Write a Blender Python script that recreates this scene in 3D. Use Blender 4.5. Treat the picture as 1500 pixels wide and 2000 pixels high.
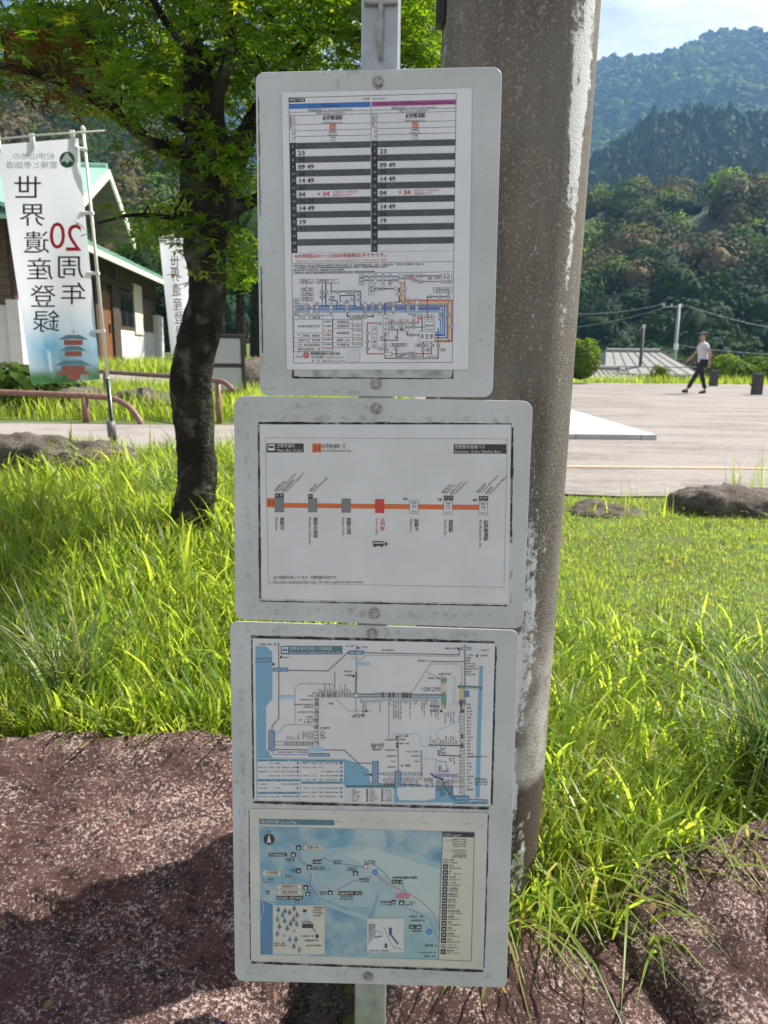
import bpy, bmesh, math, random
import numpy as np
from mathutils import Vector, Matrix, noise as mnoise

for o in list(bpy.data.objects):
    bpy.data.objects.remove(o, do_unlink=True)
scene = bpy.context.scene
COL = scene.collection
R = math.radians
random.seed(7)
rng = np.random.default_rng(11)

# ------------------------------------------------------------------ camera
PITCH, ROLL, FPX = R(12.0), R(0.6), 26 / 36 * 2000
CAM = Vector((0, 0, 1.5))
_r, _f, _u = Vector((1, 0, 0)), Vector((0, math.cos(PITCH), -math.sin(PITCH))), Vector((0, math.sin(PITCH), math.cos(PITCH)))
CR = _r * math.cos(ROLL) + _u * math.sin(ROLL)
CU = _u * math.cos(ROLL) - _r * math.sin(ROLL)
cam = bpy.data.cameras.new('camera')
cam.sensor_fit = 'VERTICAL'; cam.sensor_height = 36; cam.lens = 26
cam.clip_start = 0.05; cam.clip_end = 6000
cam.dof.use_dof = True; cam.dof.focus_distance = 1.2; cam.dof.aperture_fstop = 9.0
cam_ob = bpy.data.objects.new('camera', cam)
COL.objects.link(cam_ob)
M3 = Matrix((CR, CU, -_f)).transposed()
cam_ob.matrix_world = Matrix.Translation(CAM) @ M3.to_4x4()
scene.camera = cam_ob

# ------------------------------------------------------------------ sky, sun, exposure
SUN_AZ, SUN_EL = R(61), R(50)          # azimuth to the right of the view direction
world = bpy.data.worlds.new('World'); scene.world = world; world.use_nodes = True
nt = world.node_tree; nt.nodes.clear()
N = nt.nodes.new; L = nt.links.new
out = N('ShaderNodeOutputWorld'); bg = N('ShaderNodeBackground')
sky = N('ShaderNodeTexSky'); sky.sky_type = 'NISHITA'; sky.sun_disc = False
sky.sun_elevation = SUN_EL; sky.sun_rotation = SUN_AZ; sky.air_density = 1.0; sky.dust_density = 1.2
tc = N('ShaderNodeTexCoord'); mp = N('ShaderNodeMapping'); mp.inputs['Scale'].default_value = (1.0, 1.0, 2.6)
mp.inputs['Location'].default_value = (1.35, 0.6, 0.45)
ns = N('ShaderNodeTexNoise'); ns.inputs['Scale'].default_value = 2.1; ns.inputs['Detail'].default_value = 7; ns.inputs['Roughness'].default_value = 0.58
rp = N('ShaderNodeValToRGB'); rp.color_ramp.elements[0].position = 0.40; rp.color_ramp.elements[1].position = 0.58
mx = N('ShaderNodeMix'); mx.data_type = 'RGBA'
L(tc.outputs['Generated'], mp.inputs['Vector']); L(mp.outputs['Vector'], ns.inputs['Vector'])
L(ns.outputs['Fac'], rp.inputs['Fac']); L(rp.outputs['Color'], mx.inputs['Factor'])
L(sky.outputs['Color'], mx.inputs['A']); mx.inputs['B'].default_value = (12.5, 12.6, 12.9, 1)
L(mx.outputs['Result'], bg.inputs['Color']); bg.inputs['Strength'].default_value = 0.042
L(bg.outputs['Background'], out.inputs['Surface'])
sun = bpy.data.lights.new('sun', 'SUN'); sun.energy = 5.0; sun.angle = R(0.55); sun.color = (1.0, 0.95, 0.86)
sun_ob = bpy.data.objects.new('sun', sun); COL.objects.link(sun_ob)
SUN_DIR = Vector((math.sin(SUN_AZ) * math.cos(SUN_EL), math.cos(SUN_AZ) * math.cos(SUN_EL), math.sin(SUN_EL)))
sun_ob.rotation_euler = (-SUN_DIR).to_track_quat('-Z', 'Y').to_euler()
sun_ob.location = (5, 5, 20)
vs = scene.view_settings
vs.view_transform = 'Standard'; vs.look = 'None'; vs.exposure = 1.16; vs.gamma = 1; vs.use_curve_mapping = False
scene.cycles.use_denoising = True
scene.cycles.max_bounces = 8; scene.cycles.transparent_max_bounces = 12; scene.cycles.volume_bounces = 0

# ------------------------------------------------------------------ helpers
def ray(px, py):
    return (_f + CR * ((px - 750) / FPX) + CU * ((1000 - py) / FPX))
def at_y(px, py, Y):                      # the point of that sight line at the distance Y in front of the camera
    d = ray(px, py); return CAM + d * (Y / d.y)
def at_z(px, py, z):
    d = ray(px, py); return CAM + d * ((z - CAM.z) / d.z)
def on_plane(px, py, p0, n):
    d = ray(px, py); return CAM + d * ((p0 - CAM).dot(n) / d.dot(n))

def mesh_obj(name, verts, faces, mats, parent=None, midx=None, smooth=False, loc=None):
    me = bpy.data.meshes.new(name)
    if isinstance(verts, np.ndarray) and isinstance(faces, np.ndarray):
        nv, nf, k = len(verts), len(faces), faces.shape[1]
        me.vertices.add(nv); me.vertices.foreach_set('co', verts.astype(np.float32).ravel())
        me.loops.add(nf * k); me.loops.foreach_set('vertex_index', faces.astype(np.int32).ravel())
        me.polygons.add(nf); me.polygons.foreach_set('loop_start', np.arange(0, nf * k, k, dtype=np.int32))
        me.update(calc_edges=True)
    else:
        me.from_pydata([tuple(v) for v in verts], [], [tuple(f) for f in faces]); me.update()
    if not isinstance(mats, (list, tuple)): mats = [mats]
    for m in mats: me.materials.append(m)
    if midx is not None: me.polygons.foreach_set('material_index', np.asarray(midx, dtype=np.int32))
    me.polygons.foreach_set('use_smooth', np.full(len(me.polygons), bool(smooth)))
    o = bpy.data.objects.new(name, me); COL.objects.link(o)
    if parent: o.parent = parent
    if loc is not None: o.location = loc
    return o
def empty(name, loc=(0, 0, 0), rz=0):
    o = bpy.data.objects.new(name, None); COL.objects.link(o); o.location = loc; o.rotation_euler = (0, 0, rz)
    o.empty_display_size = 0.1; return o
def tag(o, label=None, cat=None, group=None, kind=None):
    if label: o['label'] = label
    if cat: o['category'] = cat
    if group: o['group'] = group
    if kind: o['kind'] = kind
    return o
def keep(o, parent):                      # parent without moving: the vertices of o are in world space
    o.parent = parent; o.matrix_parent_inverse = Matrix.Translation(parent.location).inverted() if parent.rotation_euler.z == 0 else (Matrix.Translation(parent.location) @ parent.rotation_euler.to_matrix().to_4x4()).inverted()
    return o

class MB:
    """collects shapes for one mesh"""
    def __init__(s): s.v, s.f, s.m = [], [], []
    def add(s, v, f, m=0):
        b = len(s.v); s.v += [tuple(p) for p in v]; s.f += [tuple(i + b for i in q) for q in f]; s.m += [m] * len(f); return s
    def box(s, x0, x1, y0, y1, z0, z1, m=0, mat=None, bev=0.0):
        if bev <= 0:
            v = [(x, y, z) for z in (z0, z1) for y in (y0, y1) for x in (x0, x1)]
            f = [(0, 2, 3, 1), (4, 5, 7, 6), (0, 1, 5, 4), (2, 6, 7, 3), (0, 4, 6, 2), (1, 3, 7, 5)]
        else:
            bm = bmesh.new(); bmesh.ops.create_cube(bm, size=1)
            for q in bm.verts: q.co = Vector(((x0 + x1) / 2 + q.co.x * (x1 - x0), (y0 + y1) / 2 + q.co.y * (y1 - y0), (z0 + z1) / 2 + q.co.z * (z1 - z0)))
            bmesh.ops.bevel(bm, geom=bm.edges[:], offset=bev, segments=2, affect='EDGES', profile=0.5)
            bm.verts.index_update(); v = [q.co.copy() for q in bm.verts]; f = [[q.index for q in p.verts] for p in bm.faces]; bm.free()
        if mat is not None: v = [mat @ Vector(p) for p in v]
        return s.add(v, f, m)
    def tube(s, pts, rad, n=10, m=0, cap=True):
        pts = [Vector(p) for p in pts]
        if not isinstance(rad, (list, tuple)): rad = [rad] * len(pts)
        v, f = [], []; ref = Vector((0, 0, 1))
        for i, p in enumerate(pts):
            t = (pts[min(i + 1, len(pts) - 1)] - pts[max(i - 1, 0)]).normalized()
            if abs(t.dot(ref)) > 0.95 and i == 0: ref = Vector((0, 1, 0)) if abs(t.y) < .9 else Vector((1, 0, 0))
            a = (ref - t * ref.dot(t)).normalized(); b = t.cross(a); ref = a
            for k in range(n):
                w = 2 * math.pi * k / n; v.append(p + (a * math.cos(w) + b * math.sin(w)) * rad[i])
        for i in range(len(pts) - 1):
            for k in range(n):
                f.append((i * n + k, i * n + (k + 1) % n, (i + 1) * n + (k + 1) % n, (i + 1) * n + k))
        if cap: f.append(tuple(range(n - 1, -1, -1))); f.append(tuple(range((len(pts) - 1) * n, len(pts) * n)))
        return s.add(v, f, m)
    def prism(s, poly, vec, m=0):          # polygon (3D points) extruded along vec
        n = len(poly); poly = [Vector(p) for p in poly]; vec = Vector(vec)
        v = poly + [p + vec for p in poly]
        f = [tuple(range(n)), tuple(range(2 * n - 1, n - 1, -1))] + [(i, i + n, (i + 1) % n + n, (i + 1) % n) for i in range(n)]
        return s.add(v, f, m)
    def build(s, name, mats, parent=None, smooth=False, world=False):
        o = mesh_obj(name, s.v, s.f, mats, None if world else parent, s.m, smooth)
        if world and parent: keep(o, parent)
        return o
def smooth_angle(o, deg=40):
    me = o.data; me.polygons.foreach_set('use_smooth', np.full(len(me.polygons), True))
    bm = bmesh.new(); bm.from_mesh(me)
    for e in bm.edges: e.smooth = len(e.link_faces) == 2 and e.calc_face_angle(0) < R(deg)
    bm.to_mesh(me); bm.free(); return o
def fbm(p, s=1.0, o=4, seed=0.0):
    return mnoise.fractal(Vector((p[0] * s + seed, p[1] * s - seed, p[2] * s + 2.7 * seed)), 0.75, 2.1, o)

# ------------------------------------------------------------------ materials
MATS = {}
def mat(name, base=(.5, .5, .5), rough=.6, spec=.4, metal=0.0, noise=None, bump=0.0, bscale=80, coat=0.0, coat_rough=.1, trans=None, coord='Object'):
    """noise = (scale, colour2, lo, hi[, detail]) blends a second colour"""
    if name in MATS: return MATS[name]
    m = bpy.data.materials.new(name); m.use_nodes = True; t = m.node_tree; b = t.nodes['Principled BSDF']
    b.inputs['Base Color'].default_value = (*base, 1); b.inputs['Roughness'].default_value = rough
    b.inputs['Specular IOR Level'].default_value = spec; b.inputs['Metallic'].default_value = metal
    b.inputs['Coat Weight'].default_value = coat; b.inputs['Coat Roughness'].default_value = coat_rough
    c = t.nodes.new('ShaderNodeTexCoord')
    layers = [] if noise is None else (noise if isinstance(noise, list) else [noise])
    prev = None
    for ly in layers:
        nz = t.nodes.new('ShaderNodeTexNoise'); nz.inputs['Scale'].default_value = ly[0]; nz.inputs['Detail'].default_value = ly[4] if len(ly) > 4 else 5
        t.links.new(c.outputs[coord], nz.inputs['Vector'])
        r = t.nodes.new('ShaderNodeValToRGB'); r.color_ramp.elements[0].position = ly[2]; r.color_ramp.elements[1].position = ly[3]
        x = t.nodes.new('ShaderNodeMix'); x.data_type = 'RGBA'
        t.links.new(nz.outputs['Fac'], r.inputs['Fac']); t.links.new(r.outputs['Color'], x.inputs['Factor'])
        x.inputs['B'].default_value = (*ly[1], 1)
        if prev is None: x.inputs['A'].default_value = (*base, 1)
        else: t.links.new(prev, x.inputs['A'])
        prev = x.outputs['Result']
    if prev is not None: t.links.new(prev, b.inputs['Base Color'])
    if bump > 0:
        nz = t.nodes.new('ShaderNodeTexNoise'); nz.inputs['Scale'].default_value = bscale; nz.inputs['Detail'].default_value = 6
        t.links.new(c.outputs[coord], nz.inputs['Vector'])
        bp = t.nodes.new('ShaderNodeBump'); bp.inputs['Strength'].default_value = bump; bp.inputs['Distance'].default_value = 0.02
        t.links.new(nz.outputs['Fac'], bp.inputs['Height']); t.links.new(bp.outputs['Normal'], b.inputs['Normal'])
    if trans is not None:
        tr = t.nodes.new('ShaderNodeBsdfTranslucent'); tr.inputs['Color'].default_value = (*trans[0], 1)
        ms = t.nodes.new('ShaderNodeMixShader'); ms.inputs['Fac'].default_value = trans[1]
        t.links.new(b.outputs['BSDF'], ms.inputs[1]); t.links.new(tr.outputs['BSDF'], ms.inputs[2])
        t.links.new(ms.outputs['Shader'], t.nodes['Material Output'].inputs['Surface'])
    MATS[name] = m; return m
# ------------------------------------------------------------------ text outlines
_tc = {}
def glyphs(s, res=2):
    """triangulated outline of a string at unit size: vertex list, faces, width"""
    k = (s, res)
    if k in _tc: return _tc[k]
    c = bpy.data.curves.new('tmp_text', 'FONT'); c.body = s; c.resolution_u = res; c.fill_mode = 'FRONT'
    o = bpy.data.objects.new('tmp_text', c); COL.objects.link(o)
    me = bpy.data.meshes.new_from_object(o.evaluated_get(bpy.context.evaluated_depsgraph_get()))
    v = np.array([tuple(q.co)[:2] for q in me.vertices]) if len(me.vertices) else np.zeros((0, 2))
    f = [tuple(p.vertices) for p in me.polygons]
    bpy.data.objects.remove(o); bpy.data.curves.remove(c); bpy.data.meshes.remove(me)
    w = (v[:, 0].max() if len(v) else 0.1)
    _tc[k] = (v, f, w); return _tc[k]

# ------------------------------------------------------------------ bus stop sign
SA, SL = R(3.6), R(2.6)                    # yaw (right edge nearer) and backward lean of the sign
SU = Vector((math.cos(SA), -math.sin(SA), 0))
SNH = Vector((-math.sin(SA), -math.cos(SA), 0))
SNRM = (SNH * math.cos(SL) + Vector((0, 0, 1)) * math.sin(SL)).normalized()
SP0 = at_y(735, 1000, 1.21)
def sp(px, py, off=0.0):                   # a spot on the sign's face, off metres proud of it
    return on_plane(px, py, SP0 + SNRM * off, SNRM)

def bil(q, x0, y0, x1, y1):                # sheet coordinates -> spot in the sheet's corners TL TR BR BL
    def m(x, y):
        a, b = (x - x0) / (x1 - x0), (y - y0) / (y1 - y0)
        t = (q[0][0] * (1 - a) + q[1][0] * a, q[0][1] * (1 - a) + q[1][1] * a)
        w = (q[3][0] * (1 - a) + q[2][0] * a, q[3][1] * (1 - a) + q[2][1] * a)
        return t[0] * (1 - b) + w[0] * b, t[1] * (1 - b) + w[1] * b
    return m
def aff(ox, oy, s):
    return lambda x, y: (ox + x / s, oy + y / s)

class Print:
    """flat print: polygons of many inks, laid on the sign's plane in thin layers"""
    def __init__(s, base): s.base, s.mb, s.inks, s.M = base, MB(), [], lambda x, y: (x, y)
    def ink(s, c):
        if c not in s.inks: s.inks.append(c)
        return s.inks.index(c)
    def poly(s, pts, c, ly=1):
        pts = [s.M(*p) for p in pts]
        # keep the winding towards the viewer
        ar = sum(pts[i][0] * pts[(i + 1) % len(pts)][1] - pts[(i + 1) % len(pts)][0] * pts[i][1] for i in range(len(pts)))
        if ar > 0: pts = pts[::-1]
        s.mb.add([sp(x, y, s.base + ly * 0.00016) for x, y in pts], [tuple(range(len(pts)))], s.ink(c))
    def rect(s, x0, y0, x1, y1, c, ly=1): s.poly([(x0, y0), (x1, y0), (x1, y1), (x0, y1)], c, ly)
    def frame(s, x0, y0, x1, y1, c, w=.8, ly=2): s.line([(x0, y0), (x1, y0), (x1, y1), (x0, y1), (x0, y0)], w, c, ly)
    def box(s, x0, y0, x1, y1, fill, edge, w=.8, ly=3): s.rect(x0, y0, x1, y1, edge, ly); s.rect(x0 + w, y0 + w, x1 - w, y1 - w, fill, ly + 1)
    def disc(s, x, y, r, c, ly=3, n=18): s.poly([(x + r * math.cos(2 * math.pi * i / n), y + r * math.sin(2 * math.pi * i / n)) for i in range(n)], c, ly)
    def line(s, pts, w, c, ly=2):
        for (xa, ya), (xb, yb) in zip(pts[:-1], pts[1:]):
            d = math.hypot(xb - xa, yb - ya)
            if d < 1e-6: continue
            ux, uy = (xb - xa) / d * w / 2, (yb - ya) / d * w / 2
            s.poly([(xa - ux - uy, ya - uy + ux), (xb + ux - uy, yb + uy + ux), (xb + ux + uy, yb + uy - ux), (xa - ux + uy, ya - uy - ux)], c, ly)
    def dash(s, pts, w, c, on, off, ly=3):
        for (xa, ya), (xb, yb) in zip(pts[:-1], pts[1:]):
            d = math.hypot(xb - xa, yb - ya); t = 0
            while t < d:
                e = min(t + on, d)
                s.line([(xa + (xb - xa) * t / d, ya + (yb - ya) * t / d), (xa + (xb - xa) * e / d, ya + (yb - ya) * e / d)], w, c, ly); t += on + off
    def text(s, t, x, y, h, c='black', ang=0, al='C', w=None, ly=5, res=1, mirror=False, bold=0):
        """h = capital height; (x, y) = middle of the line at its left, centre or right"""
        v, f, W = glyphs(t, res)
        if not len(v): return
        k = h / 0.72; kx = k if w is None else w / W
        x0 = {'L': 0, 'C': -W / 2, 'R': -W}[al]
        ca, sa = math.cos(R(ang)), math.sin(R(ang))
        for dx in ([0] if not bold else [-bold, bold]):
            pts = []
            for a, b in v:
                lx, lyy = (a + x0) * kx + dx, -(b - 0.36) * k
                q = s.M(x + lx * ca - lyy * sa, y + lx * sa + lyy * ca)
                pts.append(sp(q[0], q[1], s.base + (ly + (0.3 if dx > 0 else 0)) * 0.00016))
            s.mb.add(pts, f, s.ink(c))
    def micro(s, x0, x1, y, h, c='black', ang=0, ly=5, latin=False):
        """print too small to read: a run of tiny marks with the rhythm of lettering"""
        ca, sa = math.cos(R(ang)), math.sin(R(ang)); x = 0.0; L_ = x1 - x0; rr = random.Random(int(x0 * 7 + y * 13))
        def seg(ax, ay, bx, by, w):
            P_ = [(x0 + p * ca - q * sa, y + p * sa + q * ca) for p, q in ((ax, ay), (bx, by))]
            s.line(P_, w, c, ly)
        while x < L_ - h * .4:
            g = h * (0.5 if latin else 0.86); w = h * .17
            if rr.random() > 0.08:
                if rr.random() < .8: seg(x + g * .1, -h * .3, x + g * .9, -h * .3, w)
                seg(x + g * rr.uniform(.15, .8), -h * .5, x + g * rr.uniform(.15, .8), h * .5, w)
                if rr.random() < .7: seg(x + g * .05, h * .12, x + g * .95, h * .12, w)
                if rr.random() < .6: seg(x + g * .1, h * .45, x + g * .9, h * .45, w)
            x += g * 1.18
    def build(s, name, parent):
        return s.mb.build(name, [INK(c) for c in s.inks], parent, world=True)

INKC = {'paper': (.65, .645, .65), 'white': (.58, .578, .58), 'black': (.008, .008, .01), 'dark': (.055, .06, .065), 'grey': (.16, .165, .17), 'mid': (.30, .30, .30),
        'pale': (.55, .56, .56), 'blue': (.012, .13, .42), 'pink': (.36, .055, .24), 'red': (.52, .03, .03), 'orange': (.58, .115, .018), 'scarlet': (.62, .11, .04), 'sea': (.15, .33, .46),
        'deepsea': (.055, .19, .33), 'teal': (.045, .15, .20), 'mapd': (.09, .24, .36), 'mapa': (.13, .29, .40), 'mapb': (.24, .38, .43), 'mapc': (.40, .50, .48), 'navy': (.02, .05, .25), 'azure': (.03, .19, .55),
        'sky': (.28, .50, .66), 'tan': (.55, .38, .17), 'purple': (.24, .16, .36), 'rose': (.45, .16, .22), 'green': (.10, .26, .19), 'tree': (.03, .13, .22), 'cream': (.54, .51, .43), 'lilac': (.40, .38, .52)}
def INK(c):
    base = INKC[c]
    if 'ink_' + c in MATS: return MATS['ink_' + c]
    m = mat('ink_' + c, base, rough=.42, spec=.35, coat=.75, coat_rough=.05)
    t = m.node_tree; b = t.nodes['Principled BSDF']
    g = t.nodes.new('ShaderNodeNewGeometry')
    def nz(scale, det):
        q = t.nodes.new('ShaderNodeTexNoise'); q.inputs['Scale'].default_value = scale; q.inputs['Detail'].default_value = det
        t.links.new(g.outputs['Position'], q.inputs['Vector']); return q
    # laminate film: gentle wrinkles in the clear coat only
    a1, a2 = nz(9, 4), nz(120, 3)
    ad = t.nodes.new('ShaderNodeMath'); ad.operation = 'MULTIPLY_ADD'; ad.inputs[1].default_value = 0.05
    t.links.new(a2.outputs['Fac'], ad.inputs[0]); t.links.new(a1.outputs['Fac'], ad.inputs[2])
    bp = t.nodes.new('ShaderNodeBump'); bp.inputs['Strength'].default_value = 0.55; bp.inputs['Distance'].default_value = 0.012
    t.links.new(ad.outputs[0], bp.inputs['Height']); t.links.new(bp.outputs['Normal'], b.inputs['Coat Normal'])
    # slight fading and grime
    mp_ = c in ('mapa', 'mapb', 'mapc', 'mapd'); a3 = nz(26 if mp_ else 14, 6); rp_ = t.nodes.new('ShaderNodeValToRGB'); rp_.color_ramp.elements[0].position = .35; rp_.color_ramp.elements[1].position = .75
    x = t.nodes.new('ShaderNodeMix'); x.data_type = 'RGBA'; x.inputs['A'].default_value = (*base, 1)
    x.inputs['B'].default_value = (.38, .46, .45, 1) if mp_ else tuple(q * .86 + .022 for q in base) + (1,)
    t.links.new(a3.outputs['Fac'], rp_.inputs['Fac']); t.links.new(rp_.outputs['Color'], x.inputs['Factor']); t.links.new(x.outputs['Result'], b.inputs['Base Color'])
    return m

m_panel = mat('panel_paint', (.50, .51, .505), rough=.38, spec=.4, noise=[(7, (.40, .41, .395), .35, .75), (60, (.30, .31, .26), .66, .80, 8), (240, (.22, .23, .20), .70, .78, 2)], bump=.04, bscale=200)
m_galv = mat('galvanised_steel', (.42, .44, .46), rough=.42, metal=.7, noise=[(30, (.28, .30, .32), .4, .7), (5, (.36, .37, .36), .4, .6)], bump=.03)
m_bolt = mat('bolt_steel', (.36, .35, .33), rough=.35, metal=.9, noise=(150, (.16, .11, .08), .5, .75))
def grime_shade_mat():  # dark grime that also paints in the shade around recessed sheets
    m = mat('grime_shade', (.018, .016, .012), rough=.9); t = m.node_tree; b = t.nodes['Principled BSDF']
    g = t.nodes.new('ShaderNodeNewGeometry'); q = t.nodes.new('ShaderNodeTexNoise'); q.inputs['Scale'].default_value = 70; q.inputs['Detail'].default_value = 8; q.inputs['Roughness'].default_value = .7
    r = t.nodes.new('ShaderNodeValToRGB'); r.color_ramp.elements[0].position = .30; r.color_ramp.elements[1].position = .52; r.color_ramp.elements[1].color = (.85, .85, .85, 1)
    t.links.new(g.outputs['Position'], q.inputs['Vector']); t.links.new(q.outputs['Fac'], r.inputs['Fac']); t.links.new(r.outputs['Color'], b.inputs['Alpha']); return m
def algae_mat():
    m = mat('algae_film', (.13, .14, .085), rough=.9); t = m.node_tree; b = t.nodes['Principled BSDF']
    g = t.nodes.new('ShaderNodeNewGeometry'); q = t.nodes.new('ShaderNodeTexNoise'); q.inputs['Scale'].default_value = 75; q.inputs['Detail'].default_value = 10; q.inputs['Roughness'].default_value = .75
    r = t.nodes.new('ShaderNodeValToRGB'); r.color_ramp.elements[0].position = .50; r.color_ramp.elements[1].position = .80; r.color_ramp.elements[1].color = (.5, .5, .5, 1)
    t.links.new(g.outputs['Position'], q.inputs['Vector']); t.links.new(q.outputs['Fac'], r.inputs['Fac']); t.links.new(r.outputs['Color'], b.inputs['Alpha']); return m
m_grime_shade, m_algae = grime_shade_mat(), algae_mat()

# post: an upright steel channel, flat web towards the road
pa, pb = sp(742.5, 60), sp(722, 1960)
pdir = (pa - pb).normalized(); tdn = (pb.z + 0.05) / pdir.z; tup = (3.0 - pb.z) / pdir.z
sign = empty('bus_stop_sign', pb - pdir * tdn)
tag(sign, 'three white bus stop boards bolted to a steel post before the concrete pole', 'bus stop sign')
side = pdir.cross(SNRM).normalized()
if side.x < 0: side = -side
hw = (sp(777, 60) - sp(709, 60)).length / 2
bot, top = pb - pdir * tdn, pb + pdir * tup
prof = [(-hw, -.004), (hw, -.004), (hw + .003, -.007), (hw + .003, -.034), (hw - .012, -.034), (hw - .012, -.031), (hw, -.031), (hw, -.008), (-hw, -.008), (-hw, -.031), (-hw + .012, -.031), (-hw + .012, -.034), (-hw - .003, -.034), (-hw - .003, -.007)]
mb = MB(); n = len(prof)
v = [bot + side * a + SNRM * b for a, b in prof] + [top + side * a + SNRM * b for a, b in prof]
mb.add(v, [(i, (i + 1) % n, (i + 1) % n + n, i + n) for i in range(n)])
post = mb.build('post', m_galv, sign, world=True)
mb = MB()
cabl = [sp(742 + 1.6 * math.sin(i * .9), -140 + i * 17, .003 + .001 * math.sin(i * 1.7)) for i in range(16)]
mb.tube(cabl, [.0042] * 10 + [.0045, .006, .0065, .005, .0042, .003], 10); o = mb.build('cable', mat('grey_sealant', (.30, .31, .31), rough=.7, noise=(90, (.18, .18, .17), .4, .7), bump=.2), post, world=True, smooth=True)
mb = MB(); mb.tube([sp(712, 3, .0), sp(775, 1, .0)], .0055, 8); mb.build('bracket', m_galv, post, world=True, smooth=True)

def rounded(q, r, n=5):                    # quad TL TR BR BL in sheet pixels with rounded corners
    out_ = []
    for i in range(4):
        p, a, b = Vector(q[i]), Vector(q[i - 1]), Vector(q[(i + 1) % 4])
        rr = r[i] if isinstance(r, (list, tuple)) else r
        d1, d2 = (a - p).normalized(), (b - p).normalized()
        if rr <= 0: out_.append(tuple(p)); continue
        for k in range(n + 1):
            t = k / n * math.pi / 2
            out_.append(tuple(p + d1 * rr * (1 - math.sin(t)) + d2 * rr * (1 - math.cos(t))))
    return out_
def plate(name, q, r, off, th, m, parent, bend=0.0):
    poly = [sp(x, y, off) for x, y in rounded(q, r)]
    c = sum(poly, Vector()) / len(poly)
    # front polygon in TL TR BR BL order, thickness backwards; tiny bevel ring
    inner = [p + (c - p).normalized() * .0008 for p in poly]
    nn = len(poly); mb = MB()
    mb.add(inner, [tuple(range(nn))[::-1]])
    mb.add([p - SNRM * .0006 for p in poly], [])
    b0 = nn
    mb.f += [(i, (i + 1) % nn, (i + 1) % nn + nn, i + nn) for i in range(nn)]; mb.m += [0] * nn
    mb.add([p - SNRM * th for p in poly], [tuple(range(nn))])
    mb.f += [(i + nn, (i + 1) % nn + nn, (i + 1) % nn + 2 * nn, i + 2 * nn) for i in range(nn)]; mb.m += [0] * nn
    o = mb.build(name, m, parent, world=True)
    bm = bmesh.new(); bm.from_mesh(o.data); bmesh.ops.recalc_face_normals(bm, faces=bm.faces[:]); bm.to_mesh(o.data); bm.free()
    return o
def bolt(px, py, parent, off=0.0, rp=11.5):
    c = sp(px, py, off); ax = sp(px + rp, py, off) - c; r = ax.length; a = ax.normalized(); b = SNRM.cross(a)
    def ring(rad, h, n=20, ph=0): return [c + SNRM * h + (a * math.cos(2 * math.pi * i / n + ph) + b * math.sin(2 * math.pi * i / n + ph)) * rad for i in range(n)]
    def stack(rings, name, n, m, par, sm=False):
        mb = MB(); v = [p for g in rings for p in g]; f = [(k * n + i, k * n + (i + 1) % n, (k + 1) * n + (i + 1) % n, (k + 1) * n + i) for k in range(len(rings) - 1) for i in range(n)]
        f.append(tuple(range((len(rings) - 1) * n, len(rings) * n))); mb.add(v, f); return mb.build(name, m, par, world=True)
    stack([ring(r, .0), ring(r, .0012), ring(r * .94, .0017), ring(r * .5, .0017)], 'washer', 20, m_bolt, parent)
    ph = random.random()
    stack([ring(r * .74, .0017, 6, ph), ring(r * .74, .0052, 6, ph), ring(r * .62, .0062, 6, ph), ring(r * .3, .0058, 6, ph)], 'bolt', 6, m_bolt, parent)
def strip(mb, pts, w, off):                # an uneven line: grime with painted recess shade, also algae film
    for (a, b) in zip(pts[:-1], pts[1:]):
        n = max(2, int(math.hypot(b[0] - a[0], b[1] - a[1]) / 12)); d = Vector((b[0] - a[0], b[1] - a[1])).normalized(); nrm = Vector((-d.y, d.x)); pr = None
        for i in range(n + 1):
            p = Vector(a).lerp(Vector(b), i / n); ww = w * .72 * (.5 + .9 * abs(mnoise.noise(Vector((p.x * .03, p.y * .03, w)))) + .25 * random.random())
            cur = (sp(p.x + nrm.x * ww, p.y + nrm.y * ww, off), sp(p.x - nrm.x * ww, p.y - nrm.y * ww, off))
            if pr: mb.add([pr[0], cur[0], cur[1], pr[1]], [(0, 1, 2, 3)])
            pr = cur

def stain_shade(name, pts, w, off, m, parent):
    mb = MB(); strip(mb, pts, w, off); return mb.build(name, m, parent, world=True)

# ---- upper board: timetable
q1 = [(499, 141), (981, 130), (962, 776), (508, 772)]
P1 = plate('panel', q1, [17, 20, 18, 16], .0, .002, m_panel, sign); P1['label'] = 'upright white board carrying the timetable sheet'
S1 = [(550, 180), (922, 172), (915, 722), (560, 722)]
for a_, w_, o_ in (([(553, 182), (640, 180)], 1.6, .0004), ([(572, 737), (884, 738)], 3.4, .0005), ([(572, 722), (572, 737)], 3, .0005), ([(884, 722), (884, 740)], 2.4, .0005), ([(505, 190), (508, 420)], 1.4, .0003), ([(510, 520), (513, 690)], 1.7, .0003),): stain_shade('grime_shade_line', a_, w_, o_, m_grime_shade, P1)  # dark edge lines: recess shade put into the colour, mixed with dirt
for a_, w_, o_ in (([(520, 146), (700, 141)], 8, .0006), ([(640, 152), (720, 150)], 10, .0007), ([(514, 758), (720, 768)], 7, .0006), ([(940, 730), (920, 745)], 9, .0006), ([(508, 200), (512, 740)], 6, .0007),): stain_shade('algae_stain', a_, w_, o_, m_algae, P1)
plate('old_sheet', [(572, 700), (886, 698), (883, 739), (576, 736)], [2, 2, 9, 9], .0009, .0006, mat('old_film', (.42, .43, .42), rough=.25, noise=(40, (.22, .23, .21), .45, .7), coat=.4), P1)
plate('sheet', S1, 2, .0016, .0007, INK('paper'), P1)
P = Print(.0016)
P.M = bil([(564, 191), (891, 182), (883.3, 707.7), (573.3, 709.3)], 0, 0, 330, 520)
P.frame(0, 0, 330, 520, 'dark', .9)
P.rect(0, 1, 10, 9, 'black', 2); P.rect(11, 1.5, 24, 9, 'black', 2); P.rect(25, 2, 32, 9, 'black', 2)
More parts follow.
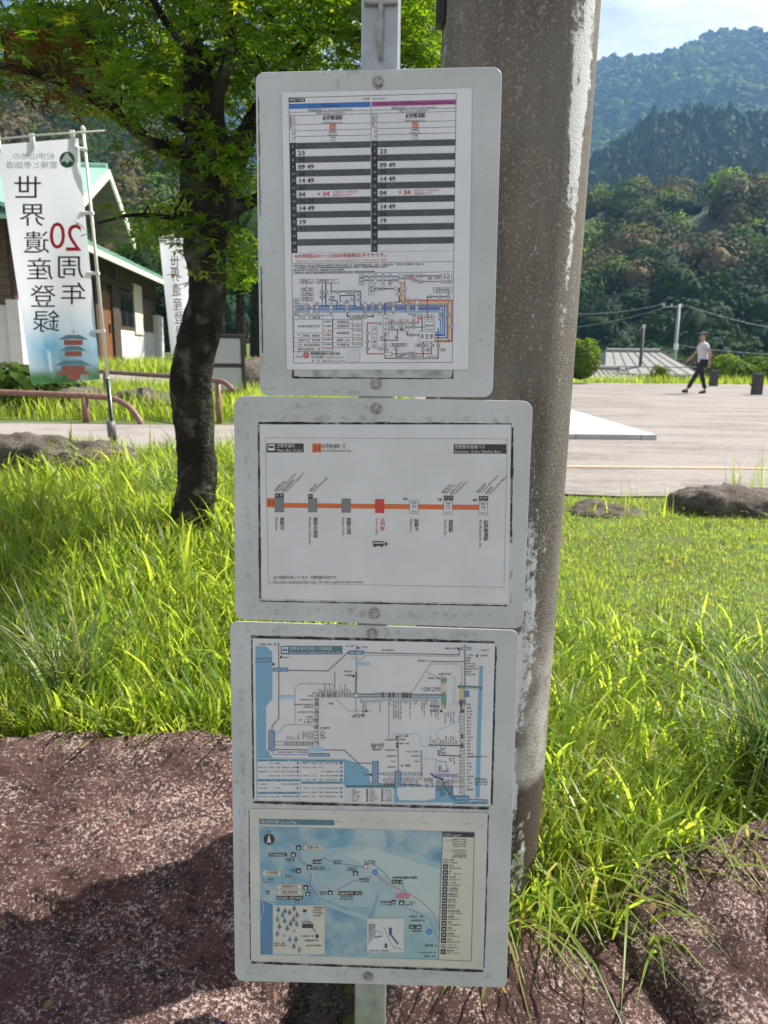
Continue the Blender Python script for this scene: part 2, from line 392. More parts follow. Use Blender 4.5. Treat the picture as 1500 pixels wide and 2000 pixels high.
P.rect(2, 3, 9, 5.2, 'paper', 3); P.text('のりば', 17.5, 5.2, 3.4, 'paper'); P.rect(27.5, 3.2, 29.2, 8, 'paper', 3)
P.text('大門坂', 152, 6, 3.6, 'black'); P.text('Daimonzaka', 178, 6, 3.4, 'black', w=24)
P.rect(0, 12, 161, 22, 'blue'); P.rect(163, 12, 330, 21.5, 'pink')
P.text('平日 / Weekdays', 82, 17, 4, 'black', w=34)
P.text('土日祝日及びお盆・年末年始 Saturdays, Sundays and holidays', 246, 17, 4.4, 'black', w=158)
for x0, cx in ((0, 86), (163, 250)):
    P.text('熊野御坊南海バス  Kumano Gobo Nankai Bus', cx - 4, 25.6, 3.6, 'black', w=88)
    P.text('改正 / Revised  2024/04/01', cx - 4, 31.6, 3.8, 'black', w=56)
    for vy in (28.6, 35, 53, 65, 76.5): P.line([(x0 + (0 if vy < 40 else 11), vy), (x0 + (161 if x0 == 0 else 167), vy)], .7, 'dark')
    P.line([(x0 + 11, 35), (x0 + 11, 88)], .7, 'dark'); P.line([(x0 + 6, 35), (x0 + 6, 88)], .5, 'dark'); P.line([(x0, 62), (x0 + 11, 62)], .5, 'dark')
    P.micro(x0 + 3, x0 + 26, 37, 2.4, 'black', 90, latin=True); P.text('行', x0 + 8.5, 43, 2.6); P.text('先', x0 + 8.5, 50, 2.6); P.text('経', x0 + 8.5, 70, 2.6); P.text('由', x0 + 8.5, 79, 2.6)
    P.text('紀伊勝浦駅', cx, 41, 7.2, 'black', w=39, res=2, bold=.18); P.text('Kii-Katsuura Sta.', cx, 50.2, 4.2, 'black', w=40)
    P.rect(cx - 6, 54, cx + 6, 65.6, 'scarlet', 3); P.text('31', cx, 59.8, 7, 'paper', w=8.5)
    P.text('那智駅', cx, 69, 3.6, 'black'); P.text('Nachi Sta.', cx, 74.4, 3.6, 'black'); P.text('天満', cx, 80, 3.6, 'black'); P.text('Tenma', cx, 85.6, 3.2, 'black')
P.line([(162, 22), (162, 304)], .8, 'dark')
mins = {6: ('57', ''), 7: ('23', '23'), 8: ('17', '17'), 9: ('09 49', '09 49'), 10: ('39', '39'), 11: ('14 49', '14 49'), 12: ('34', '34'), 13: ('04', '04'), 14: ('04 39', '04 39'), 15: ('14 49', '14 49'), 16: ('34', '34'), 17: ('19', '19'), 18: ('11', '11')}
for i, hr in enumerate(range(6, 22)):
    y0 = 88.2 + i * 13.5; y1 = y0 + 13.5
    for c, x0 in enumerate((0, 163)):
        P.rect(x0, y0, x0 + 12, y1, 'black', 2); P.text(str(hr), x0 + 6, y0 + 6.8, 5, 'pale')
        if hr % 2 == 0: P.rect(x0 + 12, y0 + .6, x0 + (161 if c == 0 else 167), y1 - .6, 'dark', 2)
        else: P.line([(x0 + 12, y1), (x0 + (161 if c == 0 else 167), y1)], .5, 'mid')
        t = mins.get(hr, ('', ''))[c]
        if t: P.text(t, x0 + 16, y0 + 6.8, 9.0, 'black', bold=.32, al='L', w=13.5 * len(t.split()) + 4.2 * (len(t.split()) - 1), res=2)
        if hr == 13:
            P.text('※', x0 + 57, y0 + 6.4, 7, 'red'); P.text('34', x0 + 71, y0 + 6.6, 9.4, 'red', w=14, res=2, bold=.35)
            P.text('※3月1日～11月30日の', x0 + 111, y0 + 3.6, 4, 'red', w=52); P.text('季節限定ダイヤです。', x0 + 104, y0 + 10, 4, 'red', w=38)
P.text('※の時刻は3/1～11/30の季節限定ダイヤです。', 6, 310.5, 6.4, 'red', al='L', w=186, res=2, bold=.2); P.text('※times are seasonal schedules from March 1st to November 30th.', 8, 320, 4, 'red', al='L', w=186)
P.line([(0, 325), (330, 325)], .7, 'dark'); P.line([(0, 345), (330, 345)], .7, 'dark')
P.micro(3, 270, 329, 3.2); P.micro(6, 196, 333.4, 2.6, latin=True); P.micro(3, 108, 338, 3.2); P.micro(6, 170, 342.4, 2.6, latin=True)
# route diagram, drawn from a x4.29 enlargement
P.M = aff(550, 520, 4.2857)
bl = ['tan', 'navy', 'azure', 'navy', 'azure', 'azure', 'sea']
for i, c in enumerate(bl):                 # the bundle of lines
    y = 318 + i * 11; P.line([(140, y), (620 if i < 2 else 1320, y)], 6, c, 2) if i else P.line([(140, 312), (210, 312), (210, 150)], 5, 'tan', 2)
lines = [([(1000, 130), (1000, 290), (1020, 305), (1400, 305), (1400, 625), (1290, 625)], 14, 'tan'), ([(1030, 120), (1030, 285), (1425, 285), (1425, 628), (1290, 628)], 7, 'red'),
         ([(660, 210), (660, 325), (1385, 325), (1385, 600), (1290, 600)], 6, 'navy'), ([(370, 330), (370, 150)], 7, 'navy'), ([(395, 280), (465, 290), (465, 330), (330, 330)], 6, 'navy'),
         ([(490, 340), (490, 245), (610, 245), (610, 340), (1365, 340), (1365, 580), (1290, 580)], 6, 'navy'), ([(460, 330), (460, 360), (1348, 360), (1348, 570), (1290, 570)], 6, 'azure'),
         ([(1330, 385), (1330, 555), (1290, 555)], 6, 'azure'), ([(430, 210), (660, 210)], 6, 'dark'), ([(340, 160), (340, 320)], 5, 'dark'), ([(415, 145), (415, 215)], 5, 'dark'),
         ([(690, 85), (980, 85)], 5, 'navy'), ([(690, 117), (980, 117)], 5, 'navy'), ([(770, 188), (985, 188), (985, 300), (865, 310), (865, 770), (1310, 770), (1310, 520)], 6, 'dark'),
         ([(1030, 80), (1340, 80)], 5, 'dark'), ([(1030, 105), (1110, 105), (1150, 128), (1340, 128)], 5, 'red'), ([(1220, 260), (1220, 400)], 6, 'red'), ([(1220, 255), (1395, 255), (1395, 210)], 5, 'dark'),
         ([(820, 475), (718, 475), (718, 733), (1255, 733), (1255, 640)], 6, 'red'), ([(900, 475), (1145, 475), (1145, 438), (1180, 438)], 6, 'red'), ([(1050, 450), (1050, 575), (1150, 575)], 6, 'dark'),
         ([(1050, 510), (1200, 510)], 6, 'green'), ([(1175, 420), (1175, 560)], 6, 'dark'), ([(1185, 640), (1185, 760)], 6, 'dark'), ([(960, 660), (960, 755), (1030, 755)], 6, 'dark'), ([(830, 620), (970, 620), (970, 530), (900, 530)], 5, 'dark'),
         ([(550, 390), (550, 420), (770, 420), (770, 350)], 6, 'black'), ([(1060, 400), (1180, 410)], 5, 'dark')]
for pts, w, c in lines: P.line(pts, w * 1.35, c, 3)
def lab(x0, y0, x1, y1, t=None, hh=18, e='dark', ang=0):
    P.box(x0, y0, x1, y1, 'paper', e, 3, 5)
    if t: P.text(t, (x0 + x1) / 2, (y0 + y1) / 2, hh, 'black', ang, w=(x1 - x0) * .8 if not ang else (y1 - y0) * .85, ly=8)
lab(152, 108, 262, 145, '那智山', 22); lab(280, 110, 475, 142, '総合医療センター', 20); lab(160, 180, 265, 208, '那智の滝前', 16); lab(160, 222, 265, 248, '大門坂', 16); lab(160, 262, 265, 288, '市野々', 16)
lab(650, 68, 692, 155); P.text('串', 671, 96, 24, ly=8); P.text('本', 671, 130, 24, ly=8); lab(728, 145, 775, 240); P.text('太', 751, 175, 24, ly=8); P.text('地', 751, 210, 24, ly=8)
lab(102, 268, 142, 405)
for k, ch in enumerate('紀伊勝浦駅'): P.text(ch, 122, 288 + k * 25, 18, ly=8)
lab(975, 68, 1035, 135, '熊 野', 24); lab(1335, 68, 1425, 142); P.text('本宮', 1380, 94, 22, ly=8); P.text('大社前', 1380, 126, 18, ly=8); lab(1272, 178, 1424, 220, '新鹿海岸線', 22); lab(1150, 545, 1285, 632, '新 宮 駅', 34)
lab(540, 200, 625, 230, '高校前', 16); lab(570, 408, 715, 436, '太地大橋前経由', 15); lab(905, 645, 1050, 670, '高田駐車場', 15); lab(1118, 648, 1225, 675, '権現前', 15); lab(860, 720, 925, 748, '', 15); lab(1050, 718, 1125, 746, '神倉', 15); lab(1065, 752, 1185, 778, '熊野速玉大社', 14); lab(1215, 755, 1300, 775, '丸山', 14)
lab(755, 505, 800, 685)
for k, ch in enumerate('河川公園前'): P.text(ch, 777, 530 + k * 34, 19, ly=8)
lab(1195, 405, 1280, 445, '橋本', 18); lab(1200, 462, 1280, 530, '速玉前', 18); lab(1095, 398, 1180, 425, '緑ヶ丘', 14); lab(850, 405, 895, 570); P.micro(872, 1020, 412, 17, 'black', 90, ly=8)
rr_ = random.Random(5)
for (x, ys, ye) in ((205, 310, 400), (250, 300, 400), (297, 300, 400), (415, 300, 400), (548, 280, 400), (700, 300, 405), (760, 300, 405), (822, 300, 490), (935, 300, 400), (1060, 270, 405), (1132, 270, 405), (925, 440, 570), (1000, 440, 540), (1050, 440, 560), (1105, 440, 520), (910, 60, 280), (848, 60, 225), (785, 60, 135), (735, 65, 130)):
    P.box(x - 13, ys, x + 13, ye if ye - ys < 110 else ys + 105, 'paper', 'mid', 2, 9); P.micro(x, x + min(ye - ys, 105) - 10, ys + 6, 15, 'black', 90, ly=12)
for (x, y) in ((340, 215), (370, 215), (400, 215), (340, 255), (420, 258), (470, 215), (650, 240), (655, 280), (600, 280), (505, 310), (800, 188), (848, 188), (960, 188), (1030, 188), (1020, 232), (975, 232), (718, 560), (718, 690), (718, 630), (1015, 735), (1015, 765), (1310, 660), (1255, 660), (1185, 700), (960, 690), (865, 655), (965, 475), (1000, 530), (1085, 575), (1330, 405), (1375, 405), (1420, 405), (1330, 440), (1420, 505), (1110, 80), (1160, 80), (1240, 100), (1075, 80), (1110, 115), (1160, 128), (1300, 95), (1245, 255), (1325, 255), (1395, 255), (945, 115), (820, 480), (840, 595), (880, 595), (960, 592), (830, 690), (880, 695), (1225, 700), (1350, 698)):
    w = rr_.uniform(12, 22); P.box(x - w, y - 12, x + w, y + 12, 'paper', 'mid', 2.5, 9); P.micro(x - w + 3, x + w - 2, y, 13, 'black', ly=12)
for (x0, y0, x1, rows) in ((103, 412, 425, (412, 445, 558, 600, 638, 676, 712)), (430, 448, 672, (448, 482, 520, 596, 636, 675))):
    P.rect(x0, rows[0], x1, rows[-1], 'paper', 9)
    for y in rows: P.line([(x0, y), (x1, y)], 3, 'dark', 10)
    for x in (x0, x1 - 80, x1): P.line([(x, rows[0]), (x, rows[-1])], 3, 'dark', 10)
    for a, b in zip(rows[:-1], rows[1:]): P.micro(x0 + 34, x1 - 108, (a + b) / 2, 17, ly=11)
    k = 0; y = rows[1] + 17
    while y < rows[-1]:
        P.line([(x1 - 74, y), (x1 - 6, y)], 6, ['azure', 'navy', 'orange', 'red', 'dark', 'navy', 'rose'][k % 7], 11); P.disc(x1 - 40, y, 12, 'paper', 12); P.micro(x1 - 50, x1 - 28, y, 13, ly=13); y += 38; k += 1
P.disc(205, 745, 25, 'red', 9); P.disc(205, 745, 15, 'rose', 10); P.micro(115, 172, 757, 12, ly=9)
P.text('熊野御坊南海バス株式会社', 368, 732, 19, w=250, ly=9, bold=.6); P.text('新宮営業所  ☎0735-22-5100', 388, 762, 17, w=280, ly=9); P.text('本  社  ☎0735-22-5101', 388, 792, 17, w=280, ly=9)
P.rect(553, 703, 652, 800, 'pale', 9)      # grey square where a scan code sits
P.build('printed_timetable', P1)
bolt(739, 161, P1); bolt(735, 749, P1)

# ---- middle board: stops along the line
q2 = [(457, 773), (1041, 783), (1022, 1228), (459, 1209)]
P2 = plate('panel', q2, [20, 20, 18, 18], .0008, .002, m_panel, sign); P2['label'] = 'white board with a line of bus stops along an orange bar'
S2 = [(507, 829), (998, 829), (994, 1179), (511, 1170)]
plate('frame_lip', [(502, 822), (1004, 827), (1001, 1185), (505, 1175)], [8, 8, 10, 8], .0014, .0006, mat('frame_lip', (.50, .52, .52), rough=.5, noise=[(50, (.20, .20, .17), .5, .75, 8)]), P2)
for a_, w_, o_ in (([(505, 826), (1000, 829)], 4.2, .0017), ([(505, 830), (508, 1168)], 3.2, .0017), ([(1001, 835), (998, 1060)], 3.6, .0017), ([(508, 1174), (990, 1183)], 2.0, .0017),): stain_shade('grime_shade_line', a_, w_, o_, m_grime_shade, P2)
for a_, w_, o_ in (([(500, 815), (1000, 818)], 8, .0018), ([(480, 1190), (960, 1205)], 14, .0012), ([(470, 790), (720, 795)], 9, .0012), ([(482, 840), (485, 1160)], 10, .0012),): stain_shade('algae_stain', a_, w_, o_, m_algae, P2)
plate('sheet', S2, 2, .0024, .0007, INK('white'), P2)
P = Print(.0024); P.M = aff(450, 770, 2.5)
P.line([(170, 213), (1352, 218), (1336, 943), (186, 922), (170, 213)], 2.2, 'mid')
P.rect(176, 240, 358, 284, 'black'); P.rect(183, 245, 216, 275, 'white', 2); P.rect(186, 252, 213, 262, 'black', 3); P.text('主要停留所', 226, 251, 15, 'white', al='L', w=88); P.text('Main Bus Stops', 226, 273, 13, 'white', al='L', w=124)
P.rect(399, 240, 444, 285, 'orange'); P.text('31', 421, 263, 28, 'black', w=32)
P.text('紀伊勝浦駅  行', 446, 254, 17, al='L', w=116, res=2); P.text('for Kii-Katsuura Sta.', 446, 275, 13, al='L', w=146)
P.rect(1090, 244, 1348, 290, 'black'); P.text('熊野御坊南海バス', 1096, 257, 16, 'white', al='L', w=146); P.text('Kumano Gobo Nankai Bus', 1096, 279, 13, 'white', al='L', w=222)
P.poly([(176, 530), (1222, 540), (1222, 565), (176, 553)], 'orange'); P.rect(176, 507, 216, 552, 'orange', 2); P.text('31', 196, 529, 24, 'black', w=28)
stops = [(239, 508, 'grey', '那智山', 'Nachisan'), (402, 508, 'grey', '那智の滝前', 'Nachi-no-Taki-mae'), (565, 510, 'grey', '熊野古道', 'Kumano Kodo'), (729, 512, 'red', '大門坂', 'Daimonzaka'),
         (896, 516, 'w', '牧野々', 'Makinono'), (1063, 520, 'w', '那智駅', 'Nachi Sta.'), (1235, 522, 'w', '紀伊勝浦駅', 'Kii-Katsuura Sta.')]
for k, (x, y, c, a, b) in enumerate(stops):
    if c == 'w':
        P.box(x - 22, y, x + 22, y + 67, 'white', 'dark', 2, 3); P.text(['280', '380', '480'][k - 4], x, y + 13, 13, ly=6, w=26); P.text('円', x, y + 33, 15, ly=6); P.text('yen', x, y + 54, 11, ly=6)
        P.micro(x - 52, x - 28, y - 6, 11, ly=5); P.text(['4', '15', '27'][k - 4], x - 38, y - 4, 11, 'black', ly=6)
    else: P.box(x - 22, y, x + 22, y + 68, 'red' if c == 'red' else 'grey', 'dark' if c != 'red' else 'red', 1.5, 3)
    ink = 'red' if c == 'red' else 'black'
    for j, ch in enumerate(a): P.text(ch, x + 13, y + 104 + j * 20, 16, ink, 90 if False else 0, ly=5, bold=.4)
    P.text(b, x - 13, y + 92, 12.5, ink, 90, al='L', w=len(b) * 8.0, ly=5)
for (x, y) in ((228, 484), (250, 484), (391, 487), (1053, 495), (1077, 495), (1224, 497), (1248, 497)):
    P.rect(x - 11, y, x + 11, y + 22, 'black', 3); P.disc(x, y + 11, 6, 'white', 4); P.rect(x - 3, y + 8, x + 4, y + 18, 'black', 5)
for (x, y, t) in ((216, 474, '熊野那智大社'), (232, 474, 'Kumano Nachi Taisha'), (252, 476, '那智山青岸渡寺'), (268, 476, 'Nachisan Seiganto-ji'), (388, 474, '那智大滝'), (404, 476, 'Nachi Waterfall'), (1035, 482, '補陀洛山寺'), (1050, 484, 'Nachi Sta.'), (1075, 486, 'JR線のりかえ'), (1092, 488, 'Fudarakusan-ji'), (1206, 480, '観光案内所'), (1222, 482, 'Tourist information'), (1246, 486, '勝浦漁港'), (1262, 488, 'Katsuura Fish Market')):
    P.text(t, x, y, 10.5, 'black', -46, al='L', w=(len(t) * 11.5 if ord(t[0]) > 255 or t[:2] == 'JR' else len(t) * 6.4), ly=5)
# small bus pictogram
P.rect(695, 717, 749, 741, 'black', 3); P.disc(706, 742, 5, 'black', 3); P.disc(738, 742, 5, 'black', 3); P.poly([(754, 719), (771, 731), (754, 743)], 'black', 3)
for k in range(5): P.rect(699 + k * 10, 722, 706 + k * 10, 730, 'white', 4)
P.text('主な停留所を表しています。所要時間は目安です。', 208, 895, 13, al='L', w=316); P.text('This chart represents main stops. The time required is approximate.', 208, 916, 11.5, al='L', w=442)
P.build('printed_stop_chart', P2)
bolt(735, 798, P2, .0008); bolt(731, 1197, P2, .0008)

# ---- lower board: network map and area map
q3 = [(449, 1213), (1013, 1231), (989, 1929), (459, 1916)]
P3 = plate('panel', q3, [16, 14, 10, 16], -.0003, .002, m_panel, sign); P3['label'] = 'tall lower white board with two map sheets'
S3 = [(493, 1247), (967, 1257), (958, 1574), (497, 1563)]
S4 = [(487, 1580), (953, 1588), (944, 1893), (490, 1877)]
for a_, w_, o_ in (([(490, 1244), (965, 1255)], 5.0, .0006), ([(492, 1250), (495, 1560)], 3.0, .0006), ([(968, 1262), (960, 1572)], 4.0, .0006), ([(495, 1567), (955, 1579)], 3.8, .0006),): stain_shade('grime_shade_line', a_, w_, o_, m_grime_shade, P3)
for a_, w_, o_ in (([(487, 1582), (490, 1876)], 2.6, .0006), ([(953, 1592), (944, 1890)], 3.6, .0006), ([(490, 1880), (944, 1897)], 3.4, .0006),): stain_shade('grime_shade_line', a_, w_, o_, m_grime_shade, P3)
for a_, w_, o_ in (([(480, 1228), (960, 1242)], 12, .0008), ([(470, 1260), (475, 1880)], 12, .0008), ([(480, 1893), (960, 1908)], 14, .0008), ([(495, 1572), (955, 1583)], 8, .0008),): stain_shade('algae_stain', a_, w_, o_, m_algae, P3)
plate('sheet', S3, 2, .0016, .001, INK('white'), P3)
plate('sheet', S4, 4, .0016, .001, INK('cream') if False else mat('yellowed_sheet', (.47, .468, .425), rough=.3, noise=[(10, (.55, .54, .46), .4, .7), (70, (.42, .43, .36), .62, .75)], coat=.6, coat_rough=.06), P3)
for a_, w_, o_ in (([(676, 1872), (678, 1889)], 1.2, .0022), ([(500, 1600), (940, 1600)], 1.0, .0022), ([(650, 1605), (945, 1610)], 3, .0022),): stain_shade('grime_shade_line', a_, w_, o_, m_algae, P3)
P = Print(.0016); P.M = aff(440, 1210, 2.5862)
P.poly([(152, 135), (205, 135), (238, 165), (238, 400), (206, 440), (206, 650), (240, 700), (600, 705), (670, 725), (725, 760), (728, 812), (745, 835), (745, 838), (600, 838), (600, 716), (382, 716), (382, 912), (158, 912)], 'sea', 1)
P.rect(852, 838, 1150, 925, 'sea', 1); P.poly([(868, 845), (1060, 845), (1060, 905), (1000, 915), (880, 912), (868, 880)], 'white', 2); P.rect(1150, 915, 1330, 932, 'sea', 1)
P.poly([(1283, 235), (1302, 235), (1292, 560), (1285, 900), (1263, 900), (1272, 560)], 'sea', 2)
P.rect(280, 133, 592, 176, 'teal', 2); P.rect(286, 139, 316, 168, 'white', 3); P.rect(289, 148, 313, 160, 'teal', 4); P.text('牧野木津牟辺線 バス路線図', 324, 146, 14, 'white', al='L', w=214, res=2); P.text('Kumano Kodo Nakahechi Bus Route Map', 324, 166, 11, 'white', al='L', w=262)
for pts in ([(270, 120), (270, 500), (236, 540), (236, 560)], [(315, 257), (518, 260), (622, 165), (660, 165)], [(700, 168), (1182, 178), (1182, 150), (1210, 148)], [(255, 657), (600, 660), (672, 726), (745, 726)], [(760, 830), (990, 836)], [(1098, 806), (1108, 850), (1155, 900)], [(1235, 908), (1325, 912)]):
    P.line(pts, 3.2, 'pale', 3); P.dash(pts, 4, 'black', 11, 7, 4)
for pts, w, c in (([(662, 130), (662, 375)], 5, 'mid'), ([(662, 268), (658, 380)], 9, 'grey'), ([(352, 530), (352, 345), (375, 325), (535, 325), (553, 345)], 3, 'mid'), ([(553, 268), (553, 380)], 4, 'grey'), ([(255, 585), (305, 532), (430, 532), (450, 548)], 3, 'mid'),
                  ([(665, 205), (690, 200), (712, 180), (1185, 186)], 3, 'mid'), ([(750, 370), (945, 370), (1035, 225), (1180, 225), (1195, 235), (1195, 330)], 3, 'mid'), ([(1015, 262), (1085, 298)], 3, 'mid'), ([(1040, 212), (1205, 214)], 4, 'dark'), ([(560, 400), (620, 462), (735, 464)], 3, 'mid'), ([(660, 395), (660, 465)], 3, 'grey'),
                  ([(827, 375), (826, 608), (868, 610)], 3, 'grey'), ([(846, 608), (848, 578), (970, 578), (985, 590), (988, 638), (1065, 645)], 3, 'sky'), ([(872, 590), (874, 765)], 8, 'mid'), ([(1030, 634), (1205, 638)], 6, 'dark'), ([(1065, 590), (1072, 560), (1175, 520), (1180, 490)], 3, 'sky'), ([(1075, 660), (1078, 686), (1190, 690)], 5, 'dark'),
                  ([(990, 665), (992, 790)], 9, 'mid'), ([(1005, 705), (1065, 705), (1062, 780)], 4, 'sky'), ([(1065, 715), (1115, 720), (1120, 770)], 4, 'mid'), ([(235, 665), (245, 682), (425, 684)], 3, 'purple'), ([(1115, 440), (1190, 445)], 18, 'pale'), ([(1145, 290), (1160, 300), (1155, 420), (1180, 425)], 6, 'cream'),
                  ([(1100, 300), (1103, 440)], 24, 'tan'), ([(1196, 330), (1192, 890)], 16, 'cream'), ([(1209, 130), (1210, 330)], 6, 'grey'), ([(1207, 340), (1206, 900)], 5, 'mid'), ([(1183, 340), (1290, 346)], 16, 'teal'), ([(1188, 346), (1280, 350)], 8, 'pale'), ([(750, 780), (800, 780)], 6, 'purple'),
                  ([(1110, 822), (1200, 824)], 4, 'mid'), ([(1150, 800), (1205, 800)], 4, 'mid'), ([(1150, 815), (1205, 815)], 4, 'mid'), ([(1150, 845), (1205, 845)], 4, 'mid'), ([(1040, 780), (1060, 795), (1098, 806)], 9, 'navy')):
    P.line(pts, w, c, 3)
P.line([(452, 380), (660, 382)], 24, 'mid', 3); P.line([(452, 382), (662, 384)], 15, 'pale', 4); P.line([(660, 385), (1092, 388)], 22, 'grey', 3); P.line([(670, 384), (1092, 388)], 5, 'sky', 4); P.line([(670, 392), (1092, 396)], 5, 'mid', 5)
P.line([(462, 385), (460, 620)], 22, 'mid', 3); P.line([(462, 385), (460, 620)], 14, 'pale', 4); P.line([(255, 626), (462, 628)], 22, 'mid', 3); P.line([(258, 626), (460, 628)], 13, 'pale', 4)
P.line([(795, 780), (990, 782)], 16, 'pale', 3); P.line([(1060, 786), (1170, 790)], 16, 'lilac', 3)
for k in range(13): P.rect(470 + k * 14.5, 377, 476 + k * 14.5, 391, 'dark', 6)
for k in range(14): P.rect(456, 400 + k * 16.5, 468, 405 + k * 16.5, 'dark', 6)
for x in (492, 529, 553): P.disc(x, 384, 10, 'grey', 7)
for y in (405, 430, 468, 505, 545): P.disc(462, y, 9, 'grey', 7)
for k in range(13): P.rect(300 + k * 11.5, 621, 305 + k * 11.5, 634, 'dark', 6)
for k in range(17): P.rect(800 + k * 11.3, 772, 804 + k * 11.3, 790, 'grey', 6)
for k in range(10): P.rect(1068 + k * 10.5, 780, 1073 + k * 10.5, 795, 'purple', 6)
for k in range(26): P.rect(1183, 470 + k * 16, 1196, 475 + k * 16, 'grey', 6)
for (x, y) in ((795, 380), (830, 382), (850, 382), (898, 384), (908, 384), (920, 384), (935, 384), (1192, 420), (1192, 440), (1196, 590), (1196, 637)): P.rect(x - 5, y - 12, x + 5, y + 12, 'dark', 6)
P.rect(1090, 298, 1118, 318, 'green', 6); P.rect(1092, 330, 1116, 360, 'cream', 6); P.rect(1092, 372, 1116, 430, 'green', 6); P.rect(1185, 350, 1205, 400, 'tan', 6); P.rect(1180, 405, 1215, 430, 'grey', 6); P.rect(1206, 360, 1232, 392, 'deepsea', 6); P.rect(1186, 455, 1206, 470, 'dark', 6)
for (x0, y0, x1, y1, c) in ((622, 157, 700, 177, 'deepsea'), (240, 244, 316, 263, 'deepsea'), (155, 196, 232, 216, 'deepsea'), (1190, 138, 1244, 156, 'sea'), (420, 648, 494, 666, 'sky'), (422, 676, 527, 693, 'deepsea'), (218, 560, 250, 664, 'deepsea'), (742, 716, 774, 835, 'deepsea'), (855, 765, 887, 848, 'deepsea'), (1150, 890, 1232, 916, 'deepsea'), (275, 385, 352, 399, 'sky'), (665, 216, 730, 232, 'sky')):
    P.rect(x0, y0, x1, y1, c, 6); (P.micro(x0 + 6, x1 - 5, (y0 + y1) / 2, 9, 'white', ly=8) if x1 - x0 > y1 - y0 else [P.box((x0 + x1) / 2 - 8, y, (x0 + x1) / 2 + 8, y + 14, c, 'white', 2, 7) for y in range(int(y0) + 6, int(y1) - 12, 20)])
for (x, y) in ((243, 226), (282, 190), (648, 286), (672, 143), (712, 463), (866, 596), (868, 628), (868, 642), (1092, 464), (1272, 184), (735, 784), (1176, 146)): P.disc(x, y, 6, 'black', 7)
for (x0, x1, y, h) in ((170, 262, 126, 8), (290, 330, 192, 7), (610, 655, 134, 7), (690, 720, 140, 7), (790, 850, 155, 7), (1110, 1170, 146, 8), (1285, 1325, 182, 8), (1290, 1330, 155, 7), (972, 1040, 208, 8), (1080, 1140, 276, 9), (1022, 1085, 297, 8), (990, 1085, 347, 8), (1000, 1085, 358, 6), (1030, 1090, 438, 8), (1035, 1090, 462, 8), (635, 705, 482, 10), (640, 700, 491, 7), (738, 805, 632, 13), (740, 800, 645, 10), (742, 800, 657, 8), (876, 925, 588, 10), (880, 930, 606, 8), (880, 930, 626, 8), (888, 936, 738, 10), (512, 552, 424, 9), (600, 645, 262, 7), (602, 648, 282, 9), (632, 655, 197, 7), (808, 870, 608, 6), (346, 445, 430, 7), (380, 445, 405, 7), (395, 445, 442, 7), (366, 445, 468, 7), (408, 445, 493, 7), (364, 445, 506, 7), (390, 445, 519, 7), (418, 445, 386, 7), (480, 525, 548, 8), (480, 508, 562, 7), (480, 505, 573, 7), (480, 510, 585, 7), (480, 512, 596, 7), (480, 504, 606, 7), (262, 420, 670, 6), (806, 862, 660, 7), (815, 862, 690, 7), (838, 862, 718, 7), (820, 862, 745, 7), (916, 978, 668, 6), (940, 980, 690, 6), (955, 980, 718, 6), (1258, 1325, 806, 8), (1262, 1328, 820, 8), (1260, 1320, 832, 7), (1232, 1325, 692, 6), (700, 740, 784, 6)): P.micro(x0, x1, y, h)
for k in range(27): P.micro(1220, 1220 + random.uniform(16, 34), 430 + k * 16.5, 7)
for k in range(8): P.micro(1214, 1214 + random.uniform(20, 70), 180 + k * 14, 7)
for k in range(34): P.micro(686 + k * 11.8, 686 + k * 11.8 + random.choice([14, 18, 26, 30, 60, 90, 100]), 402, 6, 'dark', 90)
for k in range(13): P.micro(478 + k * 12.5, 478 + k * 12.5 + random.choice([10, 16, 22, 40]), 368, 6, 'dark', -90)
for k in range(12): P.micro(312 + k * 11.5, 312 + k * 11.5 + random.choice([12, 20, 34, 40]), 606, 6, 'dark', -90)
for k in range(18): P.micro(798 + k * 11.3, 798 + k * 11.3 + random.choice([22, 30, 40, 48]), 798, 6, 'dark', 90)
for k in range(9): P.micro(1068 + k * 10, 1068 + k * 10 + random.choice([60, 84, 96]), 808, 6.5, 'dark', 90)
for k in range(11): P.micro(1036 + k * 13, 1036 + k * 13 + random.choice([16, 24, 40]), 628, 6.5, 'dark', -90)
for k in range(8): P.micro(1108 + k * 7 if k > 3 else 1080 + k * 10, (1108 + k * 7 if k > 3 else 1080 + k * 10) + random.choice([20, 30, 40]), 698 if k > 3 else 682, 6.5, 'dark', 90 if k > 3 else -90)
for k in range(6): P.micro(1080 + k * 9, 1080 + k * 9 + random.choice([14, 26, 34]), 772, 6, 'dark', -90)
for k in range(8): P.micro(1005 + k * 6, 1005 + k * 6 + random.choice([20, 36, 50]), 800, 5, 'dark', 90)
for k in range(4): P.micro(1112 + k * 14, 1112 + k * 14 + random.choice([30, 60]), 465, 6, 'dark', 90)
# tables
P.rect(162, 702, 380, 914, 'white', 3); P.rect(384, 706, 600, 916, 'white', 3); P.rect(608, 850, 850, 920, 'white', 3)
for (x0, x1, ys, xs) in ((162, 380, (705, 806, 870), (214, 246, 278, 358)), (384, 600, (708, 818), (430, 466, 500, 575))):
    for y in ys: P.rect(x0, y, x1, y + 12, 'sea', 4); P.micro(x0 + 4, x1 - 12, y + 6, 7, 'teal', ly=6)
    for x in xs: P.line([(x, ys[0]), (x, 914)], 1.4, 'pale', 4)
    for y in range(726, 912, 21):
        if any(abs(y - q - 6) < 12 for q in ys): continue
        P.line([(x0 + 40, y + 10), (x1, y + 10)], 1, 'pale', 4)
        for a, b in zip((x0,) + xs[:-1], xs): P.micro(a + 6, b - 4, y, 6, 'dark') if random.random() < .85 else None
        P.disc(x1 - 14, y, 6, random.choice(['navy', 'azure', 'dark', 'deepsea', 'rose']), 5)
